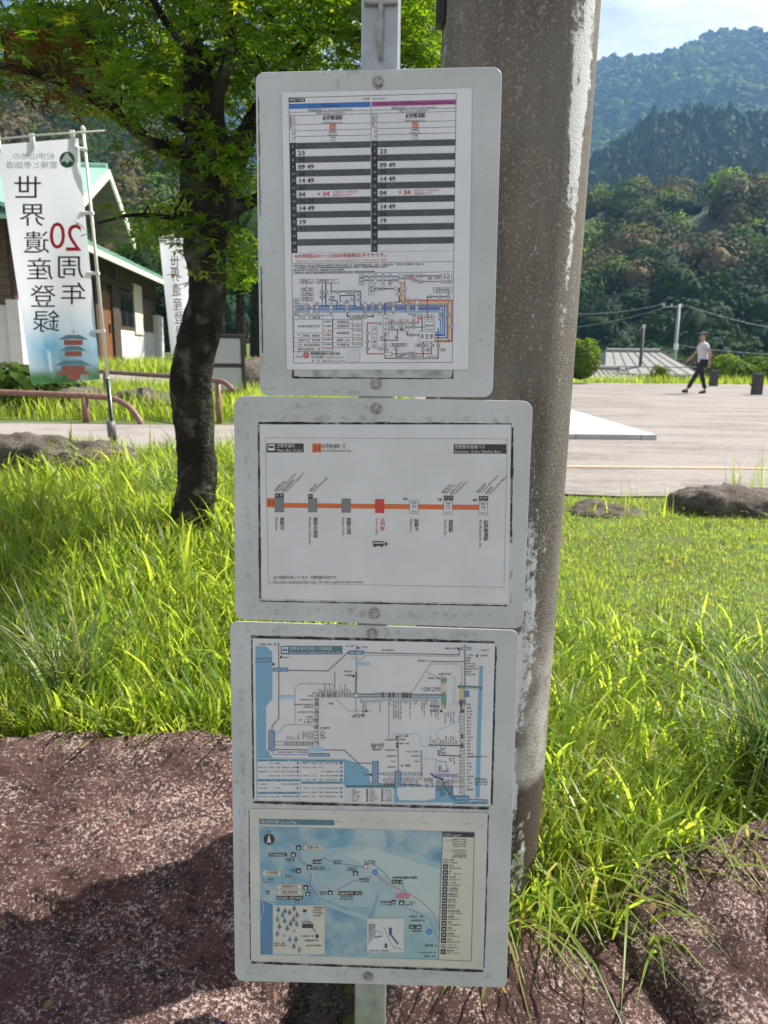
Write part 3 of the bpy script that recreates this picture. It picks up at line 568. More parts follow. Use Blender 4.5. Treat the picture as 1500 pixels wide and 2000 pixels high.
P.rect(608, 836, 868, 850, 'teal', 4); P.poly([(606, 716), (722, 760), (725, 812), (742, 836), (606, 836)], 'sea', 4)
for y in range(860, 920, 11): P.micro(640, random.uniform(660, 690), y, 6); P.line([(614, y), (634, y)], 2, random.choice(['mid', 'sky', 'cream']), 5); P.micro(730, random.uniform(750, 775), y, 6); P.rect(712, y - 4, 722, y + 4, 'dark', 5); P.micro(806, 840, y, 6); P.rect(788, y - 4, 798, y + 4, 'dark', 5)
P.micro(1168, 1325, 928, 7)
P.build('printed_network_map', P3)
P = Print(.0017); P.M = aff(440, 1570, 2.5862)
P.poly([(172, 76), (551, 82), (551, 109), (172, 103)], 'teal', 2); P.text('周辺案内図', 178, 90, 15, 'white', al='L', w=92, res=2); P.text('Area Map', 280, 93, 13, 'white', al='L', w=82)
P.poly([(172, 114), (1258, 142), (1242, 794), (178, 762)], 'mapa', 1)
P.poly([(172, 114), (640, 126), (560, 170), (470, 180), (380, 210), (300, 190), (240, 230), (200, 260), (174, 250)], 'mapd', 2); P.poly([(800, 132), (1092, 139), (1088, 290), (1000, 235), (900, 250), (820, 220)], 'mapd', 2); P.poly([(640, 126), (800, 132), (815, 220), (760, 200), (700, 160)], 'mapb', 2)
P.poly([(380, 240), (620, 215), (760, 205), (830, 260), (960, 250), (1085, 300), (1078, 782), (720, 772), (760, 520), (600, 520), (470, 470), (430, 400), (430, 330)], 'mapb', 2); P.poly([(600, 250), (740, 220), (900, 275), (1083, 330), (1080, 560), (960, 540), (900, 420), (740, 330)], 'mapc', 3); P.poly([(470, 480), (600, 530), (720, 560), (715, 600), (520, 520)], 'mapb', 3)
P.poly([(176, 480), (240, 510), (240, 760), (178, 762)], 'deepsea', 2); P.poly([(500, 520), (715, 590), (712, 740), (560, 768), (500, 762)], 'mapd', 3); P.poly([(430, 380), (520, 400), (580, 440), (500, 470)], 'mapb', 3)
for pts, w, c in (([(365, 256), (388, 300), (420, 310), (435, 360), (428, 410), (455, 450)], 4, 'purple'), ([(440, 300), (500, 275), (560, 300), (640, 310), (700, 320)], 3, 'deepsea'), ([(500, 330), (580, 345), (640, 370)], 3, 'mapc'), ([(455, 450), (480, 420), (510, 410), (530, 440)], 3, 'rose'), ([(545, 445), (640, 395), (740, 365)], 3.5, 'purple'), ([(740, 300), (800, 345), (830, 380)], 4, 'deepsea'),
                  ([(760, 360), (830, 410), (930, 455), (1000, 500), (1050, 550), (1078, 620)], 4, 'rose'), ([(890, 400), (910, 440)], 4, 'azure'), ([(900, 520), (970, 550), (1030, 580), (1072, 680)], 5, 'sea'), ([(770, 470), (735, 575)], 12, 'sea'), ([(190, 470), (240, 510)], 3, 'mapc'), ([(430, 330), (430, 420), (480, 510)], 4, 'lilac'), ([(505, 720), (560, 690), (600, 700), (540, 740)], 3, 'mapb'), ([(180, 470), (195, 520), (178, 590)], 4, 'lilac'), ([(240, 290), (270, 400)], 3, 'mapb'), ([(300, 360), (400, 390), (430, 400)], 3, 'sea')):
    P.line(pts, w, c, 4)
P.rect(240, 512, 502, 760, 'cream', 5); P.rect(716, 578, 904, 750, 'cream', 5); P.rect(720, 582, 900, 746, 'white', 6)
P.line([(250, 680), (300, 665), (350, 640), (440, 628), (470, 660)], 12, 'pale', 6); P.line([(385, 520), (430, 600), (495, 730)], 10, 'pale', 6); P.line([(290, 640), (300, 700), (325, 750)], 8, 'pale', 6); P.line([(345, 625), (346, 645)], 7, 'pale', 6)
for (x, y) in ((268, 534), (302, 540), (348, 528), (289, 560), (325, 548), (263, 582), (300, 590), (345, 582), (362, 560), (330, 604), (273, 618), (313, 628), (361, 606), (263, 654), (326, 684), (357, 684), (346, 718), (374, 736)):
    P.poly([(x, y - 18), (x + 11, y + 9), (x - 11, y + 9)], random.choice(['tree', 'green', 'deepsea']), 8); P.rect(x - 2, y + 9, x + 2, y + 18, 'tree', 8)
P.rect(392, 534, 410, 548, 'black', 8); P.rect(388, 606, 444, 628, 'black', 8); P.rect(456, 660, 472, 678, 'black', 8); P.line([(400, 560), (420, 590)], 16, 'sky', 7)
for (x0, x1, y, h) in ((444, 498, 524, 8), (444, 494, 537, 7), (444, 494, 550, 7), (444, 490, 565, 7), (386, 432, 596, 8), (386, 452, 668, 8), (400, 470, 690, 9), (410, 490, 716, 8), (246, 300, 705, 8), (246, 310, 716, 7), (730, 830, 742, 6)): P.micro(x0, x1, y, h, ly=9)
for k in range(6): P.micro(726 + k * 6, 726 + k * 6 + 100 - k * 8, 606, 5, 'dark', 90, ly=9)
P.line([(800, 620), (830, 690), (850, 725), (895, 735)], 4, 'mid', 8); P.line([(835, 660), (870, 705)], 10, 'tree', 8); P.line([(755, 675), (790, 668)], 7, 'deepsea', 8); P.line([(760, 640), (800, 655)], 4, 'sea', 8); P.rect(826, 625, 842, 660, 'navy', 8); P.rect(805, 705, 818, 728, 'dark', 8)
P.disc(221, 179, 28, 'black', 5, 28); P.poly([(221, 152), (232, 200), (221, 192), (210, 200)], 'white', 6); P.text('N', 221, 140, 12, ly=6)
for (x0, x1, y, t) in ((395, 490, 222, '那智大滝'), (186, 284, 350, '大門坂展望'), (260, 390, 420, '熊野那智大社'), (260, 390, 450, '那智山青岸渡寺')):
    P.poly([(x0 + 10, y - 14), (x1 - 10, y - 14), (x1, y), (x1 - 10, y + 14), (x0 + 10, y + 14), (x0, y)], 'cream', 6); P.text(t, (x0 + x1) / 2, y - 3, 11, w=(x1 - x0) * .62, ly=8); P.micro(x0 + 16, x1 - 16, y + 8, 5, 'mid', ly=8)
for (x0, y0, x1, y1) in ((358, 210, 382, 234), (220, 248, 312, 266), (332, 246, 356, 268), (442, 282, 486, 304), (412, 308, 436, 332), (360, 326, 382, 350), (308, 362, 326, 376), (394, 412, 418, 434), (405, 444, 428, 464), (260, 466, 392, 484), (355, 484, 372, 502), (646, 340, 670, 362), (518, 438, 542, 460), (570, 442, 690, 462), (840, 384, 896, 404), (840, 486, 860, 508), (878, 488, 902, 512), (928, 612, 990, 632), (206, 440, 222, 458), (972, 612, 990, 632)):
    P.rect(x0, y0, x1, y1, 'black', 6)
    if x1 - x0 > 40: P.micro(x0 + 5, x1 - 4, (y0 + y1) / 2, 10, 'white', ly=8)
    else: P.disc((x0 + x1) / 2, (y0 + y1) / 2 + 2, (x1 - x0) * .26, 'white', 7)
P.text('那智の滝前', 472, 322, 10, w=62, ly=7); P.text('大門坂入口', 904, 374, 11, ly=7, w=120); P.text('大門坂', 730, 292, 11, ly=7, w=62); P.text('多富気王子', 642, 326, 10, ly=7, w=54); P.text('二の瀬橋', 340, 334, 10, ly=7, w=40)
for (x0, x1, y, h) in ((305, 355, 278, 9), (310, 352, 288, 6), (440, 525, 332, 6), (540, 584, 290, 8), (548, 580, 302, 7), (610, 665, 336, 6), (676, 730, 380, 8), (680, 730, 392, 7), (706, 760, 303, 6), (475, 518, 446, 8), (478, 516, 457, 6), (572, 645, 470, 9), (575, 650, 482, 6), (780, 838, 496, 10), (785, 838, 510, 7), (906, 960, 498, 9), (908, 950, 510, 6), (846, 970, 372, 7), (930, 1000, 570, 10), (936, 1005, 590, 9), (945, 988, 642, 9), (1010, 1068, 716, 10), (185, 238, 382, 7), (186, 236, 396, 6), (1004, 1056, 770, 8), (976, 1066, 752, 5), (336, 380, 344, 6)): P.micro(x0, x1, y, h, ly=7)
P.disc(757, 346, 15, 'azure', 6, 8); P.disc(1030, 647, 15, 'azure', 6, 8); P.text('43', 757, 346, 9, 'white', ly=8); P.text('43', 1030, 647, 9, 'white', ly=8)
P.rect(700, 305, 722, 330, 'rose', 6); P.disc(710, 318, 8, 'white', 7); P.rect(862, 452, 930, 478, 'rose', 6)
P.poly([(1098, 142), (1258, 147), (1242, 794), (1078, 788)], 'cream', 5); P.poly([(1098, 142), (1258, 147), (1257, 170), (1097, 166)], 'black', 6); P.text('凡例 Legend', 1102, 157, 12, 'white', al='L', w=88, ly=7)
P.line([(1098, 142), (1258, 147), (1242, 794), (1078, 788), (1098, 142)], 2, 'dark', 7)
P.line([(1102, 184), (1140, 186)], 3, 'mid', 6); P.line([(1102, 237), (1140, 239)], 2, 'mid', 6)
for y in (180, 192, 204, 215, 235, 247, 258, 268): P.micro(1146, 1218, y, 8 if y % 2 == 0 else 6, ly=6)
leg = ['寺院', '神社', '滝', 'お手洗', 'バス停', '公衆電話', '展望地点', '駐車場', '郵便局', '自動販売機', '休憩所', '温泉', '売店', '飲食店', '宿泊', 'スタンプ', '案内所']
for k, t in enumerate(leg):
    y = 290 + k * 28.6; x = 1113 - k * .75
    P.rect(x - 13, y - 13, x + 13, y + 12, 'black' if k not in (0, 15) else 'mid', 6); P.disc(x, y + 1, 6.5, 'white', 7); P.rect(x - 2.5, y - 2, x + 3, y + 8, 'black', 8)
    P.text(t, x + 18, y - 5, 9.5, al='L', w=len(t) * 12, ly=7); P.micro(x + 18, x + 18 + random.uniform(40, 74), y + 7, 6, 'dark', ly=7)
P.build('printed_area_map', P3)
bolt(727, 1237, P3, .0); bolt(719, 1906, P3, .0, 10)
# ------------------------------------------------------------------ ground
LZ = np.array([(-30, 0), (0.9, 0), (1.5, .02), (1.9, .36), (2.5, .46), (3.4, .64), (4.9, .79), (7.6, .80), (11, .96), (15, 1.06), (20, 1.1), (28, 1.1), (45, 1.8), (70, 2.5), (140, 6), (3000, 6)])
RZ = np.array([(-30, 0), (1.0, 0), (1.35, .12), (1.7, .22), (3, .33), (5.3, .45), (5.7, .47), (22, .48), (29.5, .5), (32, .1), (40, -3.2), (60, -4), (140, -4), (3000, -4)])
def G(x, y):
    x = np.asarray(x, float); y = np.asarray(y, float)
    t = np.clip((x - (-.45 - .10 * np.clip(y, 0, 60))) / (.9 + .12 * np.clip(y, 0, 60)), 0, 1); t = t * t * (3 - 2 * t)
    z = np.interp(y, LZ[:, 0], LZ[:, 1]) * (1 - t) + np.interp(y, RZ[:, 0], RZ[:, 1]) * t
    return z + .018 * np.sin(x * 3.1 + y * 1.7) * np.sin(y * 2.3 - x) * np.exp(-((y - 3) / 2.2) ** 2)
def g1(x, y): return float(G(x, y))

m_soil = mat('grassy_soil', (.085, .10, .026), rough=.95, noise=[(6, (.07, .12, .02), .4, .6), (40, (.14, .115, .05), .6, .74)], bump=.5, bscale=30)
xs = np.unique(np.concatenate([-np.geomspace(3, 2500, 26)[::-1], np.linspace(-3, 3, 61), np.geomspace(3, 2500, 26)]))
ys = np.unique(np.concatenate([[-30, -10, -4, -1, 0, .5], np.linspace(.9, 6, 62), np.geomspace(6.1, 3000, 52)]))
X, Y = np.meshgrid(xs, ys); Zg = G(X, Y)
nx, ny = len(xs), len(ys); idx = np.arange(nx * ny).reshape(ny, nx)
q = np.stack([idx[:-1, :-1], idx[:-1, 1:], idx[1:, 1:], idx[1:, :-1]], -1).reshape(-1, 4)
tag(mesh_obj('ground', np.stack([X, Y, Zg], -1).reshape(-1, 3), q, m_soil, smooth=True), kind='structure')

m_road = mat('road_asphalt', (.23, .225, .22), rough=.9, noise=[(2, (.19, .185, .18), .4, .65), (150, (.22, .21, .20), .56, .72, 3)], bump=.3, bscale=150)
tag(mesh_obj('road', np.array([(-60, -12, .004), (60, -12, .004), (60, .82, .004), (-60, .82, .004)]), np.array([[0, 1, 2, 3]]), m_road), kind='structure')

def sheet(name, x0f, x1f, y0, y1, m, dz=.004, nxx=24, nyy=40, edge=0.0):
    """a paved surface laid dz above the ground; its sides may wander by edge"""
    ys_ = np.linspace(y0, y1, nyy); v = []; rr = random.Random(3)
    for j, y in enumerate(ys_):
        a, b = x0f(y), x1f(y)
        for i in range(nxx):
            x = a + (b - a) * i / (nxx - 1); yy = y
            if j in (0, nyy - 1): yy += edge * mnoise.noise(Vector((x * 2.1, y, 0))) + edge * .4 * mnoise.noise(Vector((x * 9, y, 3)))
            v.append((x, yy, g1(x, yy) + dz))
    id_ = np.arange(nxx * nyy).reshape(nyy, nxx)
    q_ = np.stack([id_[:-1, :-1], id_[:-1, 1:], id_[1:, 1:], id_[1:, :-1]], -1).reshape(-1, 4)
    return tag(mesh_obj(name, np.array(v), q_, m, smooth=True), kind='structure')
m_plaza = mat('plaza_paving', (.235, .205, .19), rough=.85, noise=[(1.1, (.150, .130, .118), .44, .58, 7), (14, (.28, .248, .23), .5, .66), (160, (.20, .18, .17), .55, .75, 3)], bump=.25, bscale=120)
# stretch the stains sideways like swept paving courses
_t = m_plaza.node_tree; _mp = _t.nodes.new('ShaderNodeMapping'); _mp.inputs['Scale'].default_value = (.55, 2.2, 1)
_c = [n_ for n_ in _t.nodes if n_.type == 'TEX_COORD'][0]
for n_ in [n_ for n_ in _t.nodes if n_.type == 'TEX_NOISE'][:2]: _t.links.new(_mp.outputs['Vector'], n_.inputs['Vector'])
_t.links.new(_c.outputs['Object'], _mp.inputs['Vector'])
plaza = sheet('plaza', lambda y: .35 + .02 * y, lambda y: 40, 5.55, 29.6, m_plaza, dz=.014, nxx=60, nyy=60, edge=.14)
m_path = mat('path_asphalt', (.27, .235, .22), rough=.9, noise=[(2.2, (.21, .18, .17), .45, .62), (120, (.36, .33, .31), .58, .75, 3)], bump=.25, bscale=140)
path = sheet('path', lambda y: -14, lambda y: -.55, 4.95, 7.55, m_path, nxx=90, nyy=14, edge=.12)
path2 = sheet('house_forecourt', lambda y: -14, lambda y: -1.6, 12.4, 15.2, m_path, nxx=50, nyy=10, edge=.1)
m_tan = mat('tan_strip', (.42, .30, .17), rough=.85, noise=(18, (.34, .26, .18), .45, .65))
mb = MB()
for k in range(16):
    x = .9 + k * .62; mb.add([(x, 6.86, g1(x, 6.86) + .020), (x + .61, 6.86, g1(x + .6, 6.86) + .020), (x + .61, 6.98, g1(x + .6, 6.98) + .020), (x, 6.98, g1(x, 6.98) + .020)], [(0, 1, 2, 3)])
tag(mb.build('paving_strip', m_tan), kind='structure')

# ------------------------------------------------------------------ hills
def polar(px, py):
    d = ray(px, py); return math.degrees(math.atan2(d.x, d.y)), math.atan2(d.z, math.hypot(d.x, d.y))
def ridge(pts, ends):
    a = sorted([polar(*p) for p in pts] + [(az, R(e)) for az, e in ends]); return np.array([p[0] for p in a]), np.array([p[1] for p in a])
def vnoise(x, y, s, seed=0):
    return np.array([mnoise.noise(Vector((a * s + seed, b * s - seed, seed * .37))) for a, b in zip(np.ravel(x), np.ravel(y))]).reshape(np.shape(x))
class Hill:
    def __init__(s, rid, r0, r1, zb, seed, rough, az0=-48, az1=48): s.a, s.e = rid; s.r0, s.r1, s.zb, s.seed, s.rough, s.az0, s.az1 = r0, r1, zb, seed, rough, az0, az1
    def h(s, az, r):
        top_ = 1.5 + s.r1 * np.tan(np.interp(az, s.a, s.e)); t = np.clip((r - s.r0) / (s.r1 - s.r0), 0, 1.6)
        f = np.where(t <= 1, t ** 1.05, 1 - (t - 1) * .9)
        zb = np.interp(az, [-8, 8], [s.zb[0], s.zb[1]])
        x, y = r * np.sin(np.radians(az)), r * np.cos(np.radians(az))
        n = vnoise(x, y, 1 / (s.r1 * .13), s.seed) * s.rough * (1 - np.abs(np.clip(t, 0, 1) * 2 - 1) ** 3) * (s.r1 * .13)
        return zb + (top_ - zb) * f + n
    def mesh(s, name, m, na=90, nr=26):
        az = np.linspace(s.az0, s.az1, na); r = np.linspace(s.r0, s.r1 * 1.18, nr); A, Rr = np.meshgrid(az, r); z = s.h(A, Rr)
        v = np.stack([Rr * np.sin(np.radians(A)), Rr * np.cos(np.radians(A)), z], -1).reshape(-1, 3); i = np.arange(na * nr).reshape(nr, na)
        f = np.stack([i[:-1, :-1], i[:-1, 1:], i[1:, 1:], i[1:, :-1]], -1).reshape(-1, 4)
        return tag(mesh_obj(name, v, f, m, smooth=True), kind='structure')
near = Hill(ridge([(0, 150), (100, 185), (250, 240), (330, 300), (480, 390), (1150, 402), (1230, 388), (1330, 395), (1420, 372), (1500, 375)], [(-48, 17), (2, 9.5), (48, 10)]), 62, 165, (1.5, -4.2), 3.1, .10)
mid = Hill(ridge([(1150, 325), (1276, 246), (1377, 232), (1500, 246)], [(-48, 2), (4, 4), (8, 9), (48, 14)]), 200, 380, (-4, -4), 8.7, .05, 3, 48)
far = Hill(ridge([(0, 90), (300, 130), (480, 185), (800, 190), (1100, 140), (1170, 122), (1290, 116), (1340, 94), (1390, 72), (1450, 67), (1500, 70)], [(-48, 19), (48, 19)]), 400, 860, (-4, -4), 15.3, .34)
m_hill = mat('forest_floor', (.016, .028, .010), rough=.95, noise=(.3, (.026, .036, .014), .4, .6))
near.mesh('near_hill', m_hill); mid.mesh('conifer_ridge', m_hill, 50, 20); far.mesh('far_mountain', m_hill, 120, 40)

def leafmat(name, c, tr, fac=.35, rough=.75, var=.35, scale=1.2, spec=.06):
    """foliage: diffuse plus light through the leaf, colour varied clump by clump"""
    m = mat(name, c, rough=rough, spec=spec, trans=(tr, fac)); t = m.node_tree; b = t.nodes['Principled BSDF']; tr_ = [x for x in t.nodes if x.type == 'BSDF_TRANSLUCENT'][0]
    g = t.nodes.new('ShaderNodeNewGeometry'); q_ = t.nodes.new('ShaderNodeTexNoise'); q_.inputs['Scale'].default_value = scale; q_.inputs['Detail'].default_value = 4
    t.links.new(g.outputs['Position'], q_.inputs['Vector'])
    ri = t.nodes.new('ShaderNodeMath'); ri.operation = 'MULTIPLY_ADD'; ri.inputs[1].default_value = .5; t.links.new(g.outputs['Random Per Island'], ri.inputs[0])
    mr = t.nodes.new('ShaderNodeMath'); mr.operation = 'MULTIPLY'; mr.inputs[1].default_value = .7; t.links.new(q_.outputs['Fac'], mr.inputs[0]); t.links.new(mr.outputs[0], ri.inputs[2])
    for col, sock in ((c, b.inputs['Base Color']), (tr, tr_.inputs['Color'])):
        x = t.nodes.new('ShaderNodeMix'); x.data_type = 'RGBA'; t.links.new(ri.outputs[0], x.inputs['Factor'])
        x.inputs['A'].default_value = (*[q * (1 - var) for q in col], 1); x.inputs['B'].default_value = (min(1, col[0] * (1 + var * 1.6)), min(1, col[1] * (1 + var)), col[2], 1); t.links.new(x.outputs['Result'], sock)
    return m
fm = [leafmat('canopy_green', (.034, .072, .014), (.05, .11, .012), .25, scale=.3), leafmat('canopy_dark', (.014, .040, .013), (.02, .055, .010), .2, scale=.3), leafmat('canopy_olive', (.070, .082, .026), (.07, .09, .016), .25, scale=.3),
      leafmat('canopy_brown', (.100, .088, .050), (.07, .068, .025), .2, scale=.3), leafmat('canopy_fresh', (.10, .17, .025), (.20, .34, .025), .4, scale=.3)]
def ico(sub):
    bm = bmesh.new(); bmesh.ops.create_icosphere(bm, subdivisions=sub, radius=1); bm.verts.ensure_lookup_table()
    v = np.array([tuple(x.co) for x in bm.verts]); f = np.array([[x.index for x in p.verts] for p in bm.faces]); bm.free(); return v, f
ICO1, ICO2 = ico(2), ico(3)               # 80 and 320 triangles
def crowns(name, pts, rad, hgt, mi, base, kind_cone=None, jit=.22, label=None):
    v0, f0 = base; n_, nv = len(pts), len(v0)
    V = np.repeat(v0[None], n_, 0).copy()
    ang = rng.uniform(0, 2 * np.pi, n_); c, s = np.cos(ang)[:, None], np.sin(ang)[:, None]
    x, y = V[:, :, 0] * c - V[:, :, 1] * s, V[:, :, 0] * s + V[:, :, 1] * c; V[:, :, 0], V[:, :, 1] = x, y
    V *= 1 + rng.normal(0, jit, (n_, nv, 1)).clip(-.45, .5)
    lobes = rng.normal(0, 1, (n_, 4, 3)); lobes /= np.linalg.norm(lobes, axis=2, keepdims=True)
    V *= .86 + .38 * np.clip(np.einsum('nvk,nlk->nvl', V, lobes), 0, 1).max(2, keepdims=True) ** 3
    if kind_cone is not None:
        k = kind_cone[:, None]; t = np.clip((V[:, :, 2] + 1) / 2, 0, 1); sc = 1 - k + k * (1.25 - 1.1 * t); V[:, :, 0] *= sc; V[:, :, 1] *= sc
    V[:, :, 0] *= rad[:, None]; V[:, :, 1] *= rad[:, None]; V[:, :, 2] *= hgt[:, None]
    V += pts[:, None, :]
    F = (f0[None] + (np.arange(n_) * nv)[:, None, None]).reshape(-1, 3)
    o = mesh_obj(name, V.reshape(-1, 3), F, fm, midx=np.repeat(mi, len(f0)))
    return tag(o, label, 'forest', kind='stuff')
def scatter(h, n_, az0, az1, r0, r1):
    az = rng.uniform(az0, az1, n_); r = np.sqrt(rng.uniform(r0 ** 2, r1 ** 2, n_)); z = h.h(az, r)
    return np.stack([r * np.sin(np.radians(az)), r * np.cos(np.radians(az)), z], -1), az, r
p, az, r = scatter(far, 9000, -36, 36, 440, 875)
kk = ~((az > -8) & (az < 11) & (rng.random(len(az)) < .6)); p = p[kk]
# thin out the part hidden by the nearer slopes' middle
rad = rng.uniform(3.2, 6.2, len(p)); hg = rad * rng.uniform(.75, 1.1, len(p)); p[:, 2] += hg * .25
crowns('far_forest', p, rad, hg, rng.choice([0, 4, 2, 0, 4, 1], len(p)), ICO1, label='hazy sunlit forest covering the tall far mountain')
p, az, r = scatter(mid, 2300, 7, 36, 205, 395)
rad = rng.uniform(2.2, 3.6, len(p)); hg = rad * rng.uniform(1.0, 1.7, len(p)); p[:, 2] += hg * .3
crowns('conifer_forest', p, rad, hg, rng.choice([1, 1, 1, 0], len(p)), ICO1, kind_cone=rng.uniform(.25, .6, len(p)), jit=.2, label='dark even conifer plantation on the middle ridge')
# near hillside: crowns made of leaf clumps
def clump_crowns(name, pts, rad, hgt, mi, nq, size, label, cone=0.0):
    n_ = len(pts); d = rng.normal(0, 1, (n_, nq, 3)); d /= np.linalg.norm(d, axis=2, keepdims=True)
    lob = rng.normal(0, 1, (n_, 6, 3)); lob[:, :, 2] = np.abs(lob[:, :, 2]) * .8; lob /= np.linalg.norm(lob, axis=2, keepdims=True)
    k = np.clip(np.einsum('nvk,nlk->nvl', d, lob), 0, 1).max(2) ** 2.5
    rr = (.62 + .46 * k) * rng.uniform(.82, 1.06, (n_, nq))
    c = d * rr[..., None]
    if cone: c[:, :, :2] *= (1.25 - cone * np.clip((c[:, :, 2:3] + 1) / 2, 0, 1))
    c[:, :, 0] *= rad[:, None]; c[:, :, 1] *= rad[:, None]; c[:, :, 2] *= hgt[:, None]; c += pts[:, None, :]
    nrm = d + rng.normal(0, .28, d.shape) + np.array([0, 0, .25]); nrm /= np.linalg.norm(nrm, axis=2, keepdims=True)
    a = np.cross(nrm, rng.normal(0, 1, d.shape)); a /= np.linalg.norm(a, axis=2, keepdims=True); b = np.cross(nrm, a)
    sz = size * rad[:, None, None] * rng.uniform(.6, 1.3, (n_, nq, 1))
    V = np.stack([c + a * sz, c + b * sz * .8 + nrm * sz * .25, c - a * sz, c - b * sz * .8 + nrm * sz * .2], 2)
    F = np.arange(n_ * nq * 4).reshape(-1, 4)
    core_v, core_f = ICO1; CV = core_v[None] * rng.uniform(.45, .75, (n_, len(core_v), 1)) * np.stack([rad, rad, hgt], -1)[:, None, :] + pts[:, None, :]
    if cone: CV = core_v[None] * np.stack([1.25 - cone * np.clip((core_v[:, 2] + 1) / 2, 0, 1)] * 2 + [np.ones(len(core_v))], -1)[None] * rng.uniform(.45, .72, (n_, len(core_v), 1)) * np.stack([rad, rad, hgt], -1)[:, None, :] + pts[:, None, :]
    CF = (core_f[None] + (np.arange(n_) * len(core_v))[:, None, None]).reshape(-1, 3) + n_ * nq * 4
    allv = np.concatenate([V.reshape(-1, 3), CV.reshape(-1, 3)])
    me = bpy.data.meshes.new(name); nl = F.size + CF.size
    me.vertices.add(len(allv)); me.vertices.foreach_set('co', allv.astype(np.float32).ravel()); me.loops.add(nl); me.loops.foreach_set('vertex_index', np.concatenate([F.ravel(), CF.ravel()]).astype(np.int32))
    me.polygons.add(len(F) + len(CF)); me.polygons.foreach_set('loop_start', np.concatenate([np.arange(0, F.size, 4), F.size + np.arange(0, CF.size, 3)]).astype(np.int32)); me.update(calc_edges=True)
    for m_ in fm: me.materials.append(m_)
    me.polygons.foreach_set('material_index', np.concatenate([np.repeat(mi, nq), np.repeat(mi, len(core_f))]).astype(np.int32))
    o = bpy.data.objects.new(name, me); COL.objects.link(o); return tag(o, label, 'forest', kind='stuff') if label else o
p, az, r = scatter(near, 950, -34, 34, 64, 172)
keep_ = ~((az > -9) & (az < 9) & (rng.random(len(az)) < .5)); p = p[keep_]; az = az[keep_]; r = r[keep_]
rad = rng.uniform(2.2, 4.2, len(p)); hg = rad * rng.uniform(.8, 1.15, len(p)); p[:, 2] += hg * .35
low = (p[:, 2] < 9) | (rng.random(len(p)) < .12); mi = rng.choice([0, 2, 3, 3, 0, 1, 4], len(p)); mi = np.where(low, 1, mi)
clump_crowns('hillside_forest', p, rad, hg, mi, 420, .080, 'mixed green and olive forest covering the near hillside')
def set_ramp(r_, lo, hi):
    e = r_.color_ramp.elements
    if lo > hi: e[0].position, e[1].position = hi, lo; e[0].color, e[1].color = (1, 1, 1, 1), (0, 0, 0, 1)
    else: e[0].position, e[1].position = lo, hi
# ------------------------------------------------------------------ rocks
def rock_mat(name, c, c2, spots, lichen=True):
    m = mat(name, c, rough=.85, spec=.25); t = m.node_tree; b = t.nodes['Principled BSDF']; co = t.nodes.new('ShaderNodeTexCoord')
    def nz(sc, det, ro=.6):
        q_ = t.nodes.new('ShaderNodeTexNoise'); q_.inputs['Scale'].default_value = sc; q_.inputs['Detail'].default_value = det; q_.inputs['Roughness'].default_value = ro; t.links.new(co.outputs['Object'], q_.inputs['Vector']); return q_
    def ramp(src, lo, hi):
        r_ = t.nodes.new('ShaderNodeValToRGB'); set_ramp(r_, lo, hi); t.links.new(src, r_.inputs['Fac']); return r_.outputs['Color']
    def mixc(prev, fac, col):
        x = t.nodes.new('ShaderNodeMix'); x.data_type = 'RGBA'; t.links.new(fac, x.inputs['Factor'])
        if isinstance(prev, tuple): x.inputs['A'].default_value = (*prev, 1)
        else: t.links.new(prev, x.inputs['A'])
        x.inputs['B'].default_value = (*col, 1); return x.outputs['Result']
    n1, n2, n3, n4 = nz(4, 9, .75), nz(115, 6, .85), nz(26, 8, .8), nz(190, 3, .7)
    cur = mixc(c, ramp(n1.outputs['Fac'], .40, .66), c2)
    cur = mixc(cur, ramp(n3.outputs['Fac'], .52, .60), tuple(q * .30 for q in c))
    n5 = nz(7, 6, .7); den = t.nodes.new('ShaderNodeMath'); den.operation = 'MULTIPLY_ADD'; den.inputs[1].default_value = .30; t.links.new(n5.outputs['Fac'], den.inputs[0]); t.links.new(n2.outputs['Fac'], den.inputs[2])
    cur = mixc(cur, ramp(den.outputs[0], .685, .755), spots)
    cur = mixc(cur, ramp(n4.outputs['Fac'], .66, .72), tuple(min(.8, q * 1.35) for q in spots))
    if lichen:
        vo = t.nodes.new('ShaderNodeTexVoronoi'); vo.inputs['Scale'].default_value = 8; vo.inputs['Randomness'].default_value = 1; t.links.new(co.outputs['Object'], vo.inputs['Vector'])
        ad = t.nodes.new('ShaderNodeMath'); ad.operation = 'MULTIPLY_ADD'; ad.inputs[1].default_value = .25; t.links.new(n3.outputs['Fac'], ad.inputs[0]); t.links.new(vo.outputs['Distance'], ad.inputs[2])
        cur = mixc(cur, ramp(ad.outputs[0], .235, .175), (.27, .165, .08))
    t.links.new(cur, b.inputs['Base Color'])
    ad2 = t.nodes.new('ShaderNodeMath'); ad2.operation = 'MULTIPLY_ADD'; ad2.inputs[1].default_value = .45; t.links.new(n2.outputs['Fac'], ad2.inputs[0]); t.links.new(n3.outputs['Fac'], ad2.inputs[2])
    bp = t.nodes.new('ShaderNodeBump'); bp.inputs['Strength'].default_value = .9; bp.inputs['Distance'].default_value = .012; t.links.new(ad2.outputs[0], bp.inputs['Height']); t.links.new(bp.outputs['Normal'], b.inputs['Normal'])
    return m
m_rock = rock_mat('purple_rock', (.052, .025, .022), (.105, .055, .047), (.50, .38, .335))
m_rock2 = rock_mat('grey_rock', (.07, .055, .048), (.12, .095, .08), (.28, .24, .20), False)
